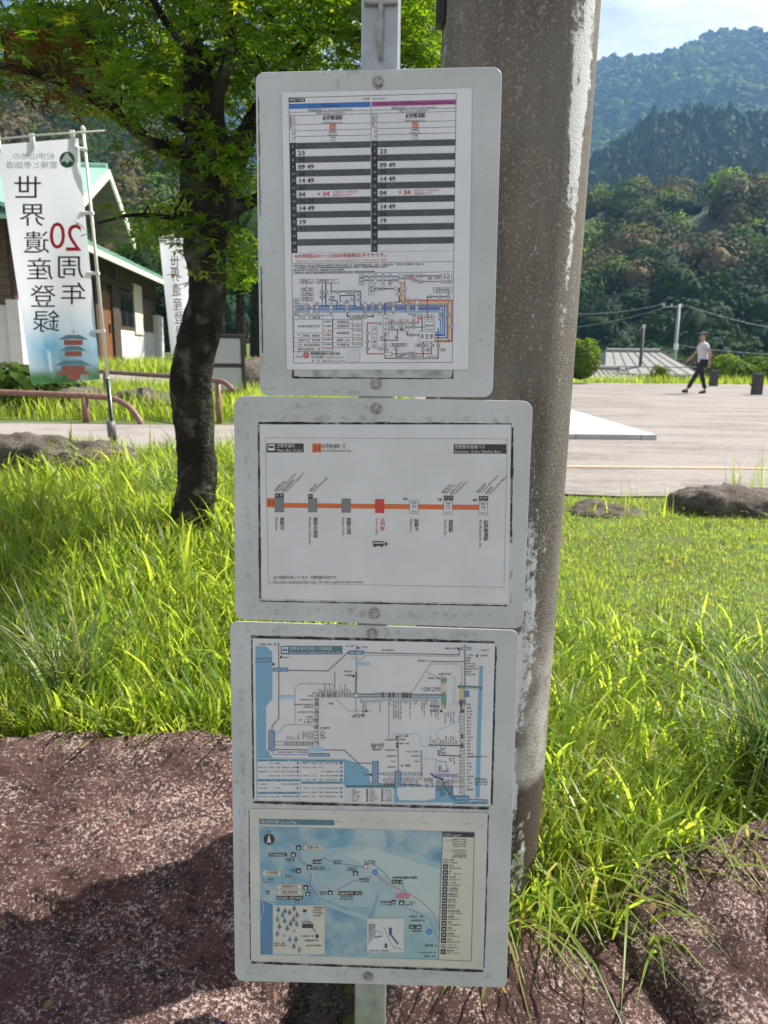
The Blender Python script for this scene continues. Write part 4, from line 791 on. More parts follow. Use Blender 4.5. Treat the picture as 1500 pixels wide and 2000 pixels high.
def rock(name, c, half, rot, m, sub=5, p=4.0, amp=.06, seed=0, fine=.012, label=None, cat='rock', cut=None, group=None):
    bm = bmesh.new(); bmesh.ops.create_icosphere(bm, subdivisions=sub, radius=1)
    E = Matrix.Rotation(R(rot[2]), 3, 'Z') @ Matrix.Rotation(R(rot[1]), 3, 'Y') @ Matrix.Rotation(R(rot[0]), 3, 'X')
    for v_ in bm.verts:
        d = v_.co; k = (abs(d.x) ** p + abs(d.y) ** p + abs(d.z) ** p) ** (-1 / p); q_ = Vector((d.x * k * half[0], d.y * k * half[1], d.z * k * half[2]))
        n_ = d.normalized(); q_ += n_ * (amp * fbm(q_, 2.2, 5, seed) + fine * fbm(q_, 14, 4, seed + 4)
                                         - amp * .5 * max(0, fbm(q_, 5, 3, seed + 9) - .25))
        if cut: q_ = cut(q_)
        v_.co = E @ q_
    me = bpy.data.meshes.new(name); bm.to_mesh(me); bm.free(); me.materials.append(m); me.polygons.foreach_set('use_smooth', np.full(len(me.polygons), True))
    o = bpy.data.objects.new(name, me); COL.objects.link(o); o.location = c; return tag(o, label, cat, group)
def slab_cut(q_):                          # a flaked ledge with a curved crack on the slab's top
    if q_.z > 0:
        u, w = q_.x, q_.y
        crack = -.10 + .035 * math.sin(u * 7) + .02 * fbm((u * 6, 0, 0), 1, 3)
        if .40 < u < .68 and w < crack: q_.z -= .030 * min(1, (crack - w) / .008) * min(1, (u - .40) / .02) * max(0, min(1, 1.6 + (w - crack) / .1))
    return q_
rock('rock_slab', (-1.17, 1.53, .17), (.98, .47, .21), (11, 0, 0), m_rock, 7, 8, .046, 2, .016, 'broad flat purplish rock slab with pale speckles, left of the sign post', cut=slab_cut)
rock('boulder', (.30, 1.36, .03), (.36, .22, .19), (8, 4, -4), m_rock, 6, 4, .035, 6, .012, 'low rounded dark boulder under overhanging grass at the sign foot')
rock('boulder', (-.10, 1.40, -.06), (.17, .16, .13), (0, 0, 10), m_rock2, 5, 3, .03, 17, .01, 'dark stone wedged in the gap behind the sign post')
rock('boulder', (.92, 1.46, .08), (.34, .30, .23), (10, -8, 8), m_rock, 6, 4, .035, 12, .012, 'purplish boulder bedded in the grass bank, right of a narrow gap')
pl = at_z(130, 900, .82); rock('boulder', (pl.x, pl.y - .1, .80), (.50, .24, .17), (0, 0, 3), m_rock2, 5, 2.6, .06, 21, .02, 'long low grey boulder in tall grass by the path edge')
pl = at_z(-10, 882, .82); rock('boulder', (pl.x - .12, pl.y, .76), (.28, .22, .17), (0, 0, 3), m_rock2, 5, 2.6, .06, 25, .02, 'steep grey boulder rising beside the long low one')
pl = at_z(1430, 985, .48); rock('boulder', (pl.x + .05, pl.y, .40), (.50, .26, .21), (0, 4, 2), m_rock2, 5, 2.6, .06, 31, .02, 'dark boulder at the plaza edge with tall grass stalks around')
pl = at_z(1190, 992, .46); rock('boulder', (pl.x, pl.y, .37), (.38, .2, .11), (0, 4, 2), m_rock2, 5, 2.6, .05, 33, .02, 'flat low stone sunk in the lawn before the plaza')
for (px, py, z, half, sd, lb) in ((292, 822, .84, (.36, .26, .17), 41, 'brown boulder behind the curved end of the pipe railing'), (62, 800, .84, (.5, .3, .26), 45, 'mossy boulder behind the low pipe railing left of the banner'), (165, 795, .84, (.33, .25, .2), 47, 'small brown boulder below the hem of the near banner'), (490, 770, .95, (.42, .35, .35), 49, 'dark tall boulder beside the folding board, right of the maple')):
    pl = at_y(px, py - 12, 8.6 if sd != 49 else 11.5); rock('boulder', (pl.x, pl.y, z + half[2] * .35), half, (0, 5, sd), m_rock2, 4, 2.5, .09, sd, .02, lb)

# ------------------------------------------------------------------ concrete utility pole
def pole_mat():
    m = mat('pole_concrete', (.30, .27, .235), rough=.9, spec=.2); t = m.node_tree; b = t.nodes['Principled BSDF']; co = t.nodes.new('ShaderNodeTexCoord'); mp_ = t.nodes.new('ShaderNodeMapping'); mp_.inputs['Scale'].default_value = (1, 1, .22); t.links.new(co.outputs['Object'], mp_.inputs['Vector'])
    def nz(src, sc, det, ro=.6):
        q_ = t.nodes.new('ShaderNodeTexNoise'); q_.inputs['Scale'].default_value = sc; q_.inputs['Detail'].default_value = det; q_.inputs['Roughness'].default_value = ro; t.links.new(src, q_.inputs['Vector']); return q_.outputs['Fac']
    def ramp(src, lo, hi):
        r_ = t.nodes.new('ShaderNodeValToRGB'); set_ramp(r_, lo, hi); t.links.new(src, r_.inputs['Fac']); return r_.outputs['Color']
    def mixc(prev, fac, col):
        x = t.nodes.new('ShaderNodeMix'); x.data_type = 'RGBA'; t.links.new(fac, x.inputs['Factor'])
        if isinstance(prev, tuple): x.inputs['A'].default_value = (*prev, 1)
        else: t.links.new(prev, x.inputs['A'])
        x.inputs['B'].default_value = (*col, 1); return x.outputs['Result']
    O, S = co.outputs['Object'], mp_.outputs['Vector']
    cur = mixc((.215, .19, .16), ramp(nz(S, 5, 7), .38, .60), (.118, .100, .082))
    cur = mixc(cur, ramp(nz(O, 160, 3), .54, .70), (.31, .275, .235))
    cur = mixc(cur, ramp(nz(O, 4.5, 8, .72), .52, .64), (.15, .148, .128))
    cur = mixc(cur, ramp(nz(O, 11, 9, .8), .60, .70), (.37, .355, .325))
    # lower old poster residue: paler band between two heights, dark bare base below
    sx = t.nodes.new('ShaderNodeSeparateXYZ'); t.links.new(O, sx.inputs[0])
    wob = t.nodes.new('ShaderNodeMath'); wob.operation = 'MULTIPLY_ADD'; wob.inputs[1].default_value = .06; t.links.new(nz(O, 6, 3), wob.inputs[0]); t.links.new(sx.outputs['Z'], wob.inputs[2])
    cur = mixc(cur, ramp(wob.outputs[0], .530, .518), (.085, .065, .050))
    band = t.nodes.new('ShaderNodeMath'); band.operation = 'MULTIPLY'; t.links.new(ramp(wob.outputs[0], .530, .54), band.inputs[0]); t.links.new(ramp(wob.outputs[0], .95, .75), band.inputs[1])
    band2 = t.nodes.new('ShaderNodeMath'); band2.operation = 'MULTIPLY'; t.links.new(band.outputs[0], band2.inputs[0]); t.links.new(ramp(nz(O, 14, 6, .7), .38, .6), band2.inputs[1]); cur = mixc(cur, band2.outputs[0], (.40, .37, .33))
    # white lime and paint runs
    stx = t.nodes.new('ShaderNodeMapping'); stx.inputs['Scale'].default_value = (1.6, 1.6, .16); t.links.new(O, stx.inputs['Vector'])
    run = t.nodes.new('ShaderNodeMath'); run.operation = 'MULTIPLY_ADD'; run.inputs[1].default_value = .32; t.links.new(nz(O, 38, 6, .75), run.inputs[0]); t.links.new(nz(stx.outputs['Vector'], 5.5, 3), run.inputs[2])
    cur = mixc(cur, ramp(run.outputs[0], .735, .77), (.62, .62, .60))
    t.links.new(cur, b.inputs['Base Color'])
    bp = t.nodes.new('ShaderNodeBump'); bp.inputs['Strength'].default_value = .5; bp.inputs['Distance'].default_value = .006; t.links.new(nz(O, 190, 5), bp.inputs['Height']); t.links.new(bp.outputs['Normal'], b.inputs['Normal']); return m
ta, tb = at_y(1018, 0, 1.72), at_y(921, 1640, 1.72); pd = (ta - tb).normalized()
pole = empty('utility_pole', tb - pd * ((tb.z + .1) / pd.z)); tag(pole, 'thick weathered concrete utility pole with white streaks behind the bus stop boards', 'utility pole')
mb = MB(); pts, rads = [], []
ka, kb = (at_y(1172, 0, 1.72) - ta).length * .985, (at_y(1051, 1640, 1.72) - tb).length * .985
for k in range(41):
    t_ = k / 40 * 9.0; pt = pole.location + pd * t_; pts.append(pt); rads.append(kb + (ka - kb) * (pt.z - tb.z) / (ta.z - tb.z) if t_ < 2.6 else kb + (ka - kb) * 1.2 - (t_ - 2.6) * .006)
mb.tube(pts, rads, 64); smooth_angle(mb.build('shaft', pole_mat(), pole, world=True), 60)
mb = MB(); bz = ta.z + .09; pt = pole.location + pd * ((bz - pole.location.z) / pd.z); mb.tube([pt, pt + pd * .055], ka + .004, 48); mb.build('band', mat('black_band', (.015, .016, .018), rough=.4), pole, world=True)
pt2 = at_y(858, 20, 1.70); mb = MB(); mb.box(pt2.x - .006, pt2.x + .012, pt2.y - .02, pt2.y + .02, pt2.z - .03, pt2.z + .16, bev=.002); mb.build('band_clip', MATS['black_band'], pole, world=True)

# ------------------------------------------------------------------ grass
def grass_mat(name, lo, hi, tlo, thi, fac):
    m = mat(name, lo, rough=.42, spec=.45, trans=(tlo, fac)); t = m.node_tree; b = t.nodes['Principled BSDF']; tr_ = [x for x in t.nodes if x.type == 'BSDF_TRANSLUCENT'][0]
    at_ = t.nodes.new('ShaderNodeAttribute'); at_.attribute_name = 'tint'; dry = t.nodes.new('ShaderNodeSeparateColor'); t.links.new(at_.outputs['Color'], dry.inputs[0])
    for a, b_, d, sock in ((lo, hi, (.32, .27, .09), b.inputs['Base Color']), (tlo, thi, (.42, .32, .10), tr_.inputs['Color'])):
        x = t.nodes.new('ShaderNodeMix'); x.data_type = 'RGBA'; x.inputs['A'].default_value = (*a, 1); x.inputs['B'].default_value = (*b_, 1); t.links.new(dry.outputs[0], x.inputs['Factor'])
        y_ = t.nodes.new('ShaderNodeMix'); y_.data_type = 'RGBA'; t.links.new(x.outputs['Result'], y_.inputs['A']); y_.inputs['B'].default_value = (*d, 1); t.links.new(dry.outputs[1], y_.inputs['Factor']); t.links.new(y_.outputs['Result'], sock)
    return m
m_grass = grass_mat('grass_blade', (.08, .155, .018), (.22, .30, .045), (.32, .52, .03), (.74, .82, .09), .56)
def blades(name, pos, h, w, ang, bend, dry, mat_, lv=5, parent=None, droop=0.0):
    n_ = len(pos); t_ = np.linspace(0, 1, lv)[None, :]; h = h[:, None]; bend = bend[:, None]
    d = np.stack([np.cos(ang), np.sin(ang)], -1)
    hor = h * bend * t_ ** 2 * (1.05 - .25 * t_); ver = h * (t_ - (.32 * bend ** 1.5 + droop) * t_ ** 2.6)
    S = pos[:, None, :] + np.stack([d[:, :1] * hor, d[:, 1:] * hor, ver], -1)
    pw = np.stack([-d[:, 1], d[:, 0], np.zeros(n_)], -1) + .5 * np.stack([d[:, 0], d[:, 1], np.zeros(n_)], -1) * rng.normal(0, 1, (n_, 1)); pw /= np.linalg.norm(pw, axis=1, keepdims=True)
    ww = (w[:, None] * np.array([.7, 1, .85, .55, .06][:lv] if lv == 5 else np.linspace(1, .06, lv))[None, :])[..., None] * .5
    V = np.stack([S - pw[:, None, :] * ww, S + pw[:, None, :] * ww], 2).reshape(n_, lv * 2, 3)
    k = np.arange(lv - 1); f0 = np.stack([2 * k, 2 * k + 1, 2 * k + 3, 2 * k + 2], -1)
    F = (f0[None] + (np.arange(n_) * lv * 2)[:, None, None]).reshape(-1, 4)
    o = mesh_obj(name, V.reshape(-1, 3), F, mat_, smooth=True)
    a = o.data.attributes.new('tint', 'FLOAT_COLOR', 'POINT'); c_ = np.zeros((n_, lv * 2, 4), np.float32); c_[:, :, 0] = rng.random((n_, 1)); c_[:, :, 1] = dry[:, None]; c_[:, :, 3] = 1
    a.data.foreach_set('color', c_.ravel())
    if parent: keep(o, parent)
    return o
def pn(x, y, s, sd): return np.array([mnoise.noise(Vector((a * s, b * s, sd))) for a, b in zip(x, y)])
def bed(name, n_, x0, x1, y0, y1, hf, wf, bendf, label, dryf, ymin=None, dirb=None, lv=5):
    y = np.sqrt(rng.uniform(y0 ** 2, y1 ** 2, n_)); x = rng.uniform(x0, x1, n_) * np.clip(y / y1, .42, 1) if x0 * x1 > 0 else rng.uniform(x0, x1, n_)
    k = np.ones(n_, bool)
    if ymin is not None: k = y > ymin(x)
    x, y = x[k], y[k]; n_ = len(x); cl = pn(x, y, 2.4, 1.0); cl2 = pn(x, y, 7.0, 5.0)
    h = hf(x, y, cl, cl2) * rng.uniform(.55, 1.25, n_); ang = rng.uniform(0, 2 * np.pi, n_) if dirb is None else dirb(x, y) + rng.normal(0, .9, n_)
    pos = np.stack([x, y, G(x, y) - .01], -1)
    return tag(blades(name, pos, h, wf * rng.uniform(.6, 1.4, n_) * (.6 + h * 2.2), ang, bendf(x, y, cl) * rng.uniform(.4, 1.5, n_), (rng.random(n_) < dryf(x, y, cl, cl2)).astype(float) * rng.uniform(.4, 1, n_), m_grass, lv), label, 'grass', kind='stuff')
bed('grass', 30000, -3.6, -.05, 1.97, 4.95, lambda x, y, a, b: .17 + .09 * a + .05 * b, .0085, lambda x, y, a: .55 + .3 * a, 'tall bright grass growing between the rock slab and the path', lambda x, y, a, b: np.clip(.06 + .25 * b, .02, .4))
bed('grass', 9000, -2.4, -.05, 1.95, 2.75, lambda x, y, a, b: .14 + .05 * a, .008, lambda x, y, a: .8, 'sunlit grass fringe along the back edge of the rock slab', lambda x, y, a, b: .16 + 0 * x)
def ymr(x): return np.where(x < .62, 1.44, 1.60) + .05 * np.sin(x * 17)
bed('grass', 62000, .02, 4.1, 1.45, 5.6, lambda x, y, a, b: .042 + .018 * a + .018 * b + .035 * np.clip(1 - (y - 1.4) / 1.5, 0, 1) + .07 * np.clip(1 - np.abs(x - .16 * y - .35) / .5, 0, 1) * np.clip(1 - (y - 1.4) / 3, 0, 1), .0078, lambda x, y, a: .6 + .3 * a, 'short sunlit lawn grass between the concrete pole and the plaza', lambda x, y, a, b: np.clip(.12 + .6 * a + .4 * b, .03, .6), ymr, lv=4)
bed('grass', 2400, .30, 2.6, 1.5, 3.0, lambda x, y, a, b: .20 + .06 * a, .010, lambda x, y, a: .95, 'long arching grass blades around the foot of the concrete pole', lambda x, y, a, b: .05 + 0 * x, ymr)
# blades hanging over the boulder edge
n_ = 110; x = rng.uniform(.22, 1.15, n_); y = ymr(x) + rng.uniform(0, .12, n_)
tag(blades('grass', np.stack([x, y, G(x, y) + .02], -1), rng.uniform(.18, .42, n_), rng.uniform(.006, .012, n_), rng.normal(-math.pi / 2, .55, n_), rng.uniform(.7, 1.2, n_), (rng.random(n_) < .15) * .8, m_grass, droop=.35), 'long blades drooping over the boulders at the kerb', 'grass', kind='stuff')
n_ = 16; x = rng.uniform(-1.1, -.45, n_); y = rng.uniform(1.93, 2.0, n_)
tag(blades('grass', np.stack([x, y, G(x, y) + .02], -1), rng.uniform(.12, .30, n_), rng.uniform(.006, .010, n_), rng.normal(-math.pi / 2, .5, n_), rng.uniform(.7, 1.1, n_), np.full(n_, .2), m_grass, droop=.3), 'single blades hanging over the slab edge', 'grass', kind='stuff')
bed('grass', 1800, -3.4, -.05, 2.0, 4.6, lambda x, y, a, b: .30 + .08 * a, .010, lambda x, y, a: .8, 'scattered long grass blades standing above the left bed', lambda x, y, a, b: .05 + 0 * x)
verge_mid = bed('grass', 5200, -.62, .62, 2.3, 8.4, lambda x, y, a, b: .12 + .05 * a, .010, lambda x, y, a: .6, 'grass strip behind the bus stop boards', lambda x, y, a, b: .12 + 0 * x, lv=4)
# arching tussocks
m_tus = grass_mat('tussock_blade', (.06, .12, .03), (.16, .22, .09), (.12, .22, .03), (.26, .38, .08), .38)
for (px, py, z, nb, hh, lb) in ((130, 1330, .47, 150, .50, 'silvery arching grass tussock in the shade by the rock slab'), (1515, 1500, .30, 320, .58, 'dense dark arching grass tussock on the lawn edge'), (330, 1010, .62, 90, .34, 'small grass tussock at the foot of the maple')):
    pl = at_z(px, py, z); n_ = nb
    o = blades('grass_tussock', np.stack([rng.normal(0, .05, n_), rng.normal(0, .05, n_), np.full(n_, -.02)], -1), rng.uniform(.55, 1.1, n_) * hh, rng.uniform(.006, .011, n_), rng.uniform(0, 2 * np.pi, n_), rng.uniform(.5, 1.15, n_), (rng.random(n_) < .1) * .7, m_tus, lv=7)
    o.location = (pl.x, pl.y, g1(pl.x, pl.y)); tag(o, lb, 'grass tussock')
# tall stalks before the plaza
sp_i = 0
for (px, py, hgt, nb, lb) in ((1213, 985, .42, 7, 'tall thin weed tuft rising from the flat low lawn stone'), (1288, 990, .30, 4, 'sparse weed stalks in the gap between the two lawn stones'), (1400, 965, .40, 14, 'tall weed tuft standing behind the dark plaza boulder, away from the bollards'), (1455, 962, .46, 14, 'tallest weed tuft, rising behind the middle of the dark plaza boulder'), (1490, 985, .40, 14, 'leafy weed tuft growing against the front of the dark plaza boulder'), (1150, 985, .2, 8, 'short weed tuft on the lawn next to the concrete pole')):
    pl = at_z(px, py, .47); n_ = nb
    o = blades('tall_weed', np.stack([rng.normal(0, .045, n_), rng.normal(0, .045, n_), np.full(n_, -.02)], -1), rng.uniform(.45, 1.1, n_) * hgt, rng.uniform(.008, .016, n_), rng.uniform(0, 2 * np.pi, n_), rng.uniform(.1, .55, n_), (rng.random(n_) < .15) * .6, m_grass, lv=7)
    o.location = (pl.x, pl.y - .2, g1(pl.x, pl.y - .2)); tag(o, lb, 'weed', 'tall weeds along the plaza edge')
# verges further off
def verge(name, n_, x0, x1, y0, y1, h, w, label, dry=.08):
    x = rng.uniform(x0, x1, n_); y = rng.uniform(y0, y1, n_)
    return tag(blades(name, np.stack([x, y, G(x, y)], -1), rng.uniform(.5, 1.3, n_) * h, rng.uniform(.6, 1.4, n_) * w, rng.uniform(0, 6.28, n_), rng.uniform(.2, .9, n_), (rng.random(n_) < dry) * .7, m_grass, lv=4), label, 'grass', kind='stuff')
verge('grass', 6000, -7.5, -.8, 7.6, 9.6, .28, .016, 'rough grass behind the path and low railing')
verge('grass', 5000, -7, -.6, 9.6, 12.3, .16, .016, 'thin grass between the boulders and the forecourt')
verge('grass', 7000, -8, .5, 15.4, 24, .30, .03, 'sunny meadow grass beside the wooden house')
verge('grass', 7000, 5, 24, 29.4, 31.2, .42, .03, 'bright grass verge along the far plaza edge', .02)
# ------------------------------------------------------------------ maple tree
m_bark = mat('maple_bark', (.034, .028, .022), rough=.95, spec=.15, noise=[(9, (.020, .017, .014), .42, .60, 7), (13, (.135, .135, .11), .53, .72, 9), (6, (.06, .072, .035), .56, .74, 6)], bump=.9, bscale=55)
m_leaf = leafmat('maple_leaf', (.034, .082, .012), (.20, .40, .012), .46, .4, .45, 3.0, .35)
m_leaf2 = leafmat('maple_leaf_yellow', (.10, .14, .015), (.46, .55, .02), .55, .4, .3, 3.0, .35)
m_leaf3 = leafmat('maple_leaf_dry', (.09, .045, .018), (.18, .07, .02), .35, .6, .3, 3.0, .2)
TY = 3.4
def tpath(pp, Y0, Y1=None):
    Y1 = Y0 if Y1 is None else Y1
    return [at_y(x, y, Y0 + (Y1 - Y0) * i / max(1, len(pp) - 1)) for i, (x, y) in enumerate(pp)]
def catmull(P, n=7):
    out_ = []
    for i in range(len(P) - 1):
        p0, p1, p2, p3 = P[max(i - 1, 0)], P[i], P[i + 1], P[min(i + 2, len(P) - 1)]
        for k in range(n):
            t = k / n; out_.append(.5 * ((2 * p1) + (-p0 + p2) * t + (2 * p0 - 5 * p1 + 4 * p2 - p3) * t * t + (-p0 + 3 * p1 - 3 * p2 + p3) * t ** 3))
    out_.append(P[-1]); return out_
def limb(name, pp, widths, Y0, Y1, parent, n=12, bumpy=.10):
    P_ = catmull(tpath(pp, Y0, Y1)); W = np.interp(np.linspace(0, len(pp) - 1, len(P_)), range(len(pp)), widths)
    rad_ = [w * .5 / FPX * p.y / math.cos(PITCH) * .90 for w, p in zip(W, P_)]
    mb = MB(); mb.tube(P_, rad_, n)
    for i, v_ in enumerate(mb.v):
        ring = min(i // n, len(P_) - 1); c = P_[ring]; d = Vector(v_) - c; mb.v[i] = tuple(c + d * (.93 + bumpy * max(-1, min(1, fbm(v_, 7, 3, 2))) * .8 + bumpy * .35 * max(-1, min(1, fbm(v_, 30, 2, 5)))))
    return mb.build(name, m_bark, parent, smooth=True, world=True), P_
b0 = at_y(365, 1065, TY); maple = empty('maple_tree', (b0.x, b0.y, g1(b0.x, b0.y)))
tag(maple, 'mossy maple tree with spreading limbs, its foliage hanging over the banner', 'tree')
twigs = []
_, P_ = limb('trunk', [(362, 1075), (374, 1020), (384, 950), (384, 880), (378, 800), (374, 735), (384, 670), (402, 600), (405, 540), (398, 470), (396, 400), (398, 330), (404, 290)], [118, 100, 88, 84, 90, 92, 90, 84, 82, 88, 92, 98, 96], TY, TY, maple, 22, .13)
for nm, pp, ww, y1 in (('limb', [(392, 330), (388, 280), (382, 220), (380, 160), (376, 90), (366, 20), (350, -60), (330, -200)], [62, 56, 52, 46, 40, 34, 28, 14], 3.5),
                       ('limb', [(425, 470), (432, 400), (440, 320), (424, 240), (424, 190), (440, 140), (452, 60), (470, -60), (500, -200)], [40, 44, 40, 36, 30, 26, 22, 16, 8], 3.3),
                       ('limb', [(424, 200), (404, 150), (378, 112), (346, 70), (316, 30), (290, -20), (240, -120)], [22, 20, 19, 18, 16, 14, 8], 3.1),
                       ('limb', [(400, 300), (340, 292), (300, 280), (250, 242), (200, 205), (150, 172), (90, 150), (0, 128), (-120, 120)], [34, 30, 28, 24, 22, 20, 17, 15, 9], 3.0),
                       ('limb', [(430, 420), (456, 330), (486, 260), (520, 190), (580, 100), (680, 20), (800, -60)], [46, 44, 38, 30, 22, 16, 8], 3.9),
                       ('limb', [(418, 430), (452, 412), (488, 395), (530, 380), (600, 350)], [34, 32, 28, 24, 12], 3.7),
                       ('limb', [(360, 250), (330, 225), (300, 200), (230, 120), (160, 60), (60, 10)], [20, 20, 17, 14, 11, 6], 3.9),
                       ('limb', [(378, 425), (330, 424), (260, 420), (190, 436)], [14, 11, 8, 4], 3.2),
                       ('limb', [(384, 200), (420, 110), (520, 70), (640, 60), (760, 80)], [22, 18, 14, 10, 5], 3.6),
                       ('limb', [(250, 242), (225, 205), (200, 150), (170, 60)], [13, 11, 8, 5], 3.3),
                       ('limb', [(440, 290), (470, 250), (500, 235), (540, 225)], [12, 10, 8, 5], 3.2)):
    _, P_ = limb(nm, pp, ww, TY, y1, maple, 10, .09); twigs.append(P_)
# leaf outlines: five-lobed palm with pointed tips
def leaf_shape(sz, seed):
    rr = random.Random(seed); v = [(0, 0, 0)]; f = []; lob = [(-112, .52), (-58, .82), (0, 1.0), (58, .82), (112, .52)]
    for i, (a, l_) in enumerate(lob):
        a = R(a + rr.uniform(-6, 6)); l_ *= sz * rr.uniform(.88, 1.08); wv = .17 * l_
        tip = (math.sin(a) * l_, math.cos(a) * l_, -.16 * l_); m1 = (math.sin(a) * l_ * .5 - math.cos(a) * wv, math.cos(a) * l_ * .5 + math.sin(a) * wv, -.02 * sz); m2 = (math.sin(a) * l_ * .5 + math.cos(a) * wv, math.cos(a) * l_ * .5 - math.sin(a) * wv, -.02 * sz)
        b = len(v); v += [m1, tip, m2]; f.append((0, b, b + 1, b + 2))
    return np.array(v), np.array(f)
SH = [leaf_shape(.050, s) for s in range(6)]
def rot_rand(n_, tilt):
    yaw = rng.uniform(0, 2 * np.pi, n_); tl = np.abs(rng.normal(0, tilt, n_)); ax = rng.uniform(0, 2 * np.pi, n_)
    cz, sz = np.cos(yaw), np.sin(yaw); Z0 = np.zeros(n_); O1 = np.ones(n_)
    Rz = np.stack([np.stack([cz, -sz, Z0], -1), np.stack([sz, cz, Z0], -1), np.stack([Z0, Z0, O1], -1)], 1)
    kx, ky = np.cos(ax), np.sin(ax); c, s = np.cos(tl), np.sin(tl)
    Rt = np.stack([np.stack([c + kx * kx * (1 - c), kx * ky * (1 - c), ky * s], -1), np.stack([kx * ky * (1 - c), c + ky * ky * (1 - c), -kx * s], -1), np.stack([-ky * s, kx * s, c], -1)], 1)
    return Rt @ Rz
# sprays of leaves: centres in the crown's volume, kept above the crown's lower outline
def low_edge(px):                          # lower outline of the crown along the view
    return np.interp(px, [-400, 0, 60, 130, 220, 320, 400, 440, 500, 600, 900], [190, 170, 190, 235, 250, 225, 240, 225, 215, 210, 150])
cent = []
def to_px(p):
    d = Vector(p) - CAM; z = d.dot(_f); return 750 + FPX * d.dot(CR) / z, 1000 - FPX * d.dot(CU) / z
tries = 0
while len(cent) < 1150 and tries < 60000:
    tries += 1; d = Vector((random.gauss(0, 1), random.gauss(0, 1), random.gauss(0, 1))).normalized() * random.random() ** .4
    p = Vector((-.95 + d.x * 2.1, 3.85 + d.y * 1.35, 3.05 + d.z * 1.15)); x, y = to_px(p)
    if p.x > .55 or p.y < 2.75 or (325 < x < 470 and 40 < y and p.y < 3.55 and random.random() < .85): continue
    if y > low_edge(x) - 25 or (x > 830 and y > -160): continue
    if fbm(p, 1.9, 2, 3) < -.08: continue
    cent.append(p)
for (px, py, n_) in ((465, 280, 5), (480, 330, 6), (470, 460, 7), (455, 500, 6), (480, 540, 4), (290, 430, 3), (340, 435, 4), (320, 418, 3), (450, 260, 4), (318, 300, 3), (350, 255, 4), (60, 70, 6), (130, 110, 5), (825, 40, 7), (810, 100, 6), (690, 50, 5), (845, 75, 5), (800, 20, 6), (835, 115, 5)):
    for k in range(n_):
        p = at_y(px + random.gauss(0, 16), py + random.gauss(0, 12), random.uniform(3.1, 3.9)); cent.append(p)
LV, LF, LM, small = [], [], [], []
off = 0; nleaf = 0
for c in cent:
    k = random.randint(14, 24); sh = SH[random.randrange(6)]; M_ = rot_rand(k, .55); x, y = to_px(c)
    o_ = np.stack([rng.normal(0, .095, k), rng.normal(0, .095, k), rng.normal(0, .035, k) - .02], -1) + np.array(c)
    sc_ = rng.uniform(.7, 1.25, k)[:, None, None]; V = np.einsum('nij,vj->nvi', M_, sh[0]) * sc_ + o_[:, None, :]
    mi_ = np.where(rng.random(k) < .11, 1, 0)
    if 60 < x < 210 and 95 < y < 200: mi_ = np.where(rng.random(k) < .75, 2, mi_)
    for j in range(k): small.append((o_[j], M_[j], float(sc_[j, 0, 0]), random.randrange(6), int(mi_[j])))
    LV.append(V.reshape(-1, 3)); LF.append((sh[1][None] + (off + np.arange(k) * len(sh[0]))[:, None, None]).reshape(-1, 4)); LM.append(np.repeat(mi_, len(sh[1]))); off += k * len(sh[0])
crown = mesh_obj('crown', np.concatenate(LV), np.concatenate(LF), [m_leaf, m_leaf2, m_leaf3], midx=np.concatenate(LM)); keep(crown, maple); crown['kind'] = 'stuff'
# the most exposed leaves are leaves of their own
leaf_me = []
for mm in (m_leaf, m_leaf2, m_leaf3):
    row = []
    for sh in SH:
        me = bpy.data.meshes.new('leaf'); me.from_pydata([tuple(v_) for v_ in sh[0]], [], [tuple(int(i) for i in f_) for f_ in sh[1]]); me.materials.append(mm); row.append(me)
    leaf_me.append(row)
vis = [s_ for s_ in small if -20 < to_px(s_[0])[0] < 870 and -20 < to_px(s_[0])[1] < 600]; vis.sort(key=lambda s_: s_[0][1])
inv = Matrix.Translation(maple.location).inverted()
for (p, m_, sc1, sh_i, mi1) in vis[:300]:
    o = bpy.data.objects.new('leaf', leaf_me[mi1][sh_i]); COL.objects.link(o); o.parent = maple; o.matrix_parent_inverse = inv
    p = np.array(p) + np.array([random.uniform(-.03, .03), random.uniform(-.06, 0), random.uniform(-.03, .02)])
    o.matrix_basis = Matrix.Translation(Vector(p)) @ Matrix(m_.tolist()).to_4x4() @ Matrix.Scale(sc1, 4)
mb = MB()
for c in cent[::2]:                        # fine twigs from the nearest limb to every second spray
    best = min(((q_ - c).length, q_) for P_ in twigs for q_ in P_[::3])[1]
    if (best - c).length > .38: continue
    md = (best + c) / 2 + Vector((0, 0, .05)); mb.tube([best, md, c], [.006, .004, .0015], 4, cap=False)
o = mb.build('twig', m_bark, maple, world=True); o['kind'] = 'stuff'

n_ = 5200; wy = np.sqrt(rng.uniform(1.5 ** 2, 5.4 ** 2, n_)); wx = rng.uniform(.1, 4.0, n_) * np.clip(wy / 5.4, .42, 1); kk = (wy > 1.62) & (pn(wx, wy, 1.7, 9.0) > -.12); wx, wy = wx[kk], wy[kk]; n_ = len(wx)
sh = SH[2]; V = np.einsum('nij,vj->nvi', rot_rand(n_, .5), sh[0]) * rng.uniform(.22, .5, n_)[:, None, None] + np.stack([wx, wy, G(wx, wy) + rng.uniform(.015, .06, n_)], -1)[:, None, :]
tag(mesh_obj('lawn_weeds', V.reshape(-1, 3), (sh[1][None] + (np.arange(n_) * len(sh[0]))[:, None, None]).reshape(-1, 4), [m_leaf, m_leaf2], midx=np.repeat(rng.integers(0, 2, n_), len(sh[1]))), 'small broad leaved weeds scattered through the lawn', 'weeds', kind='stuff')

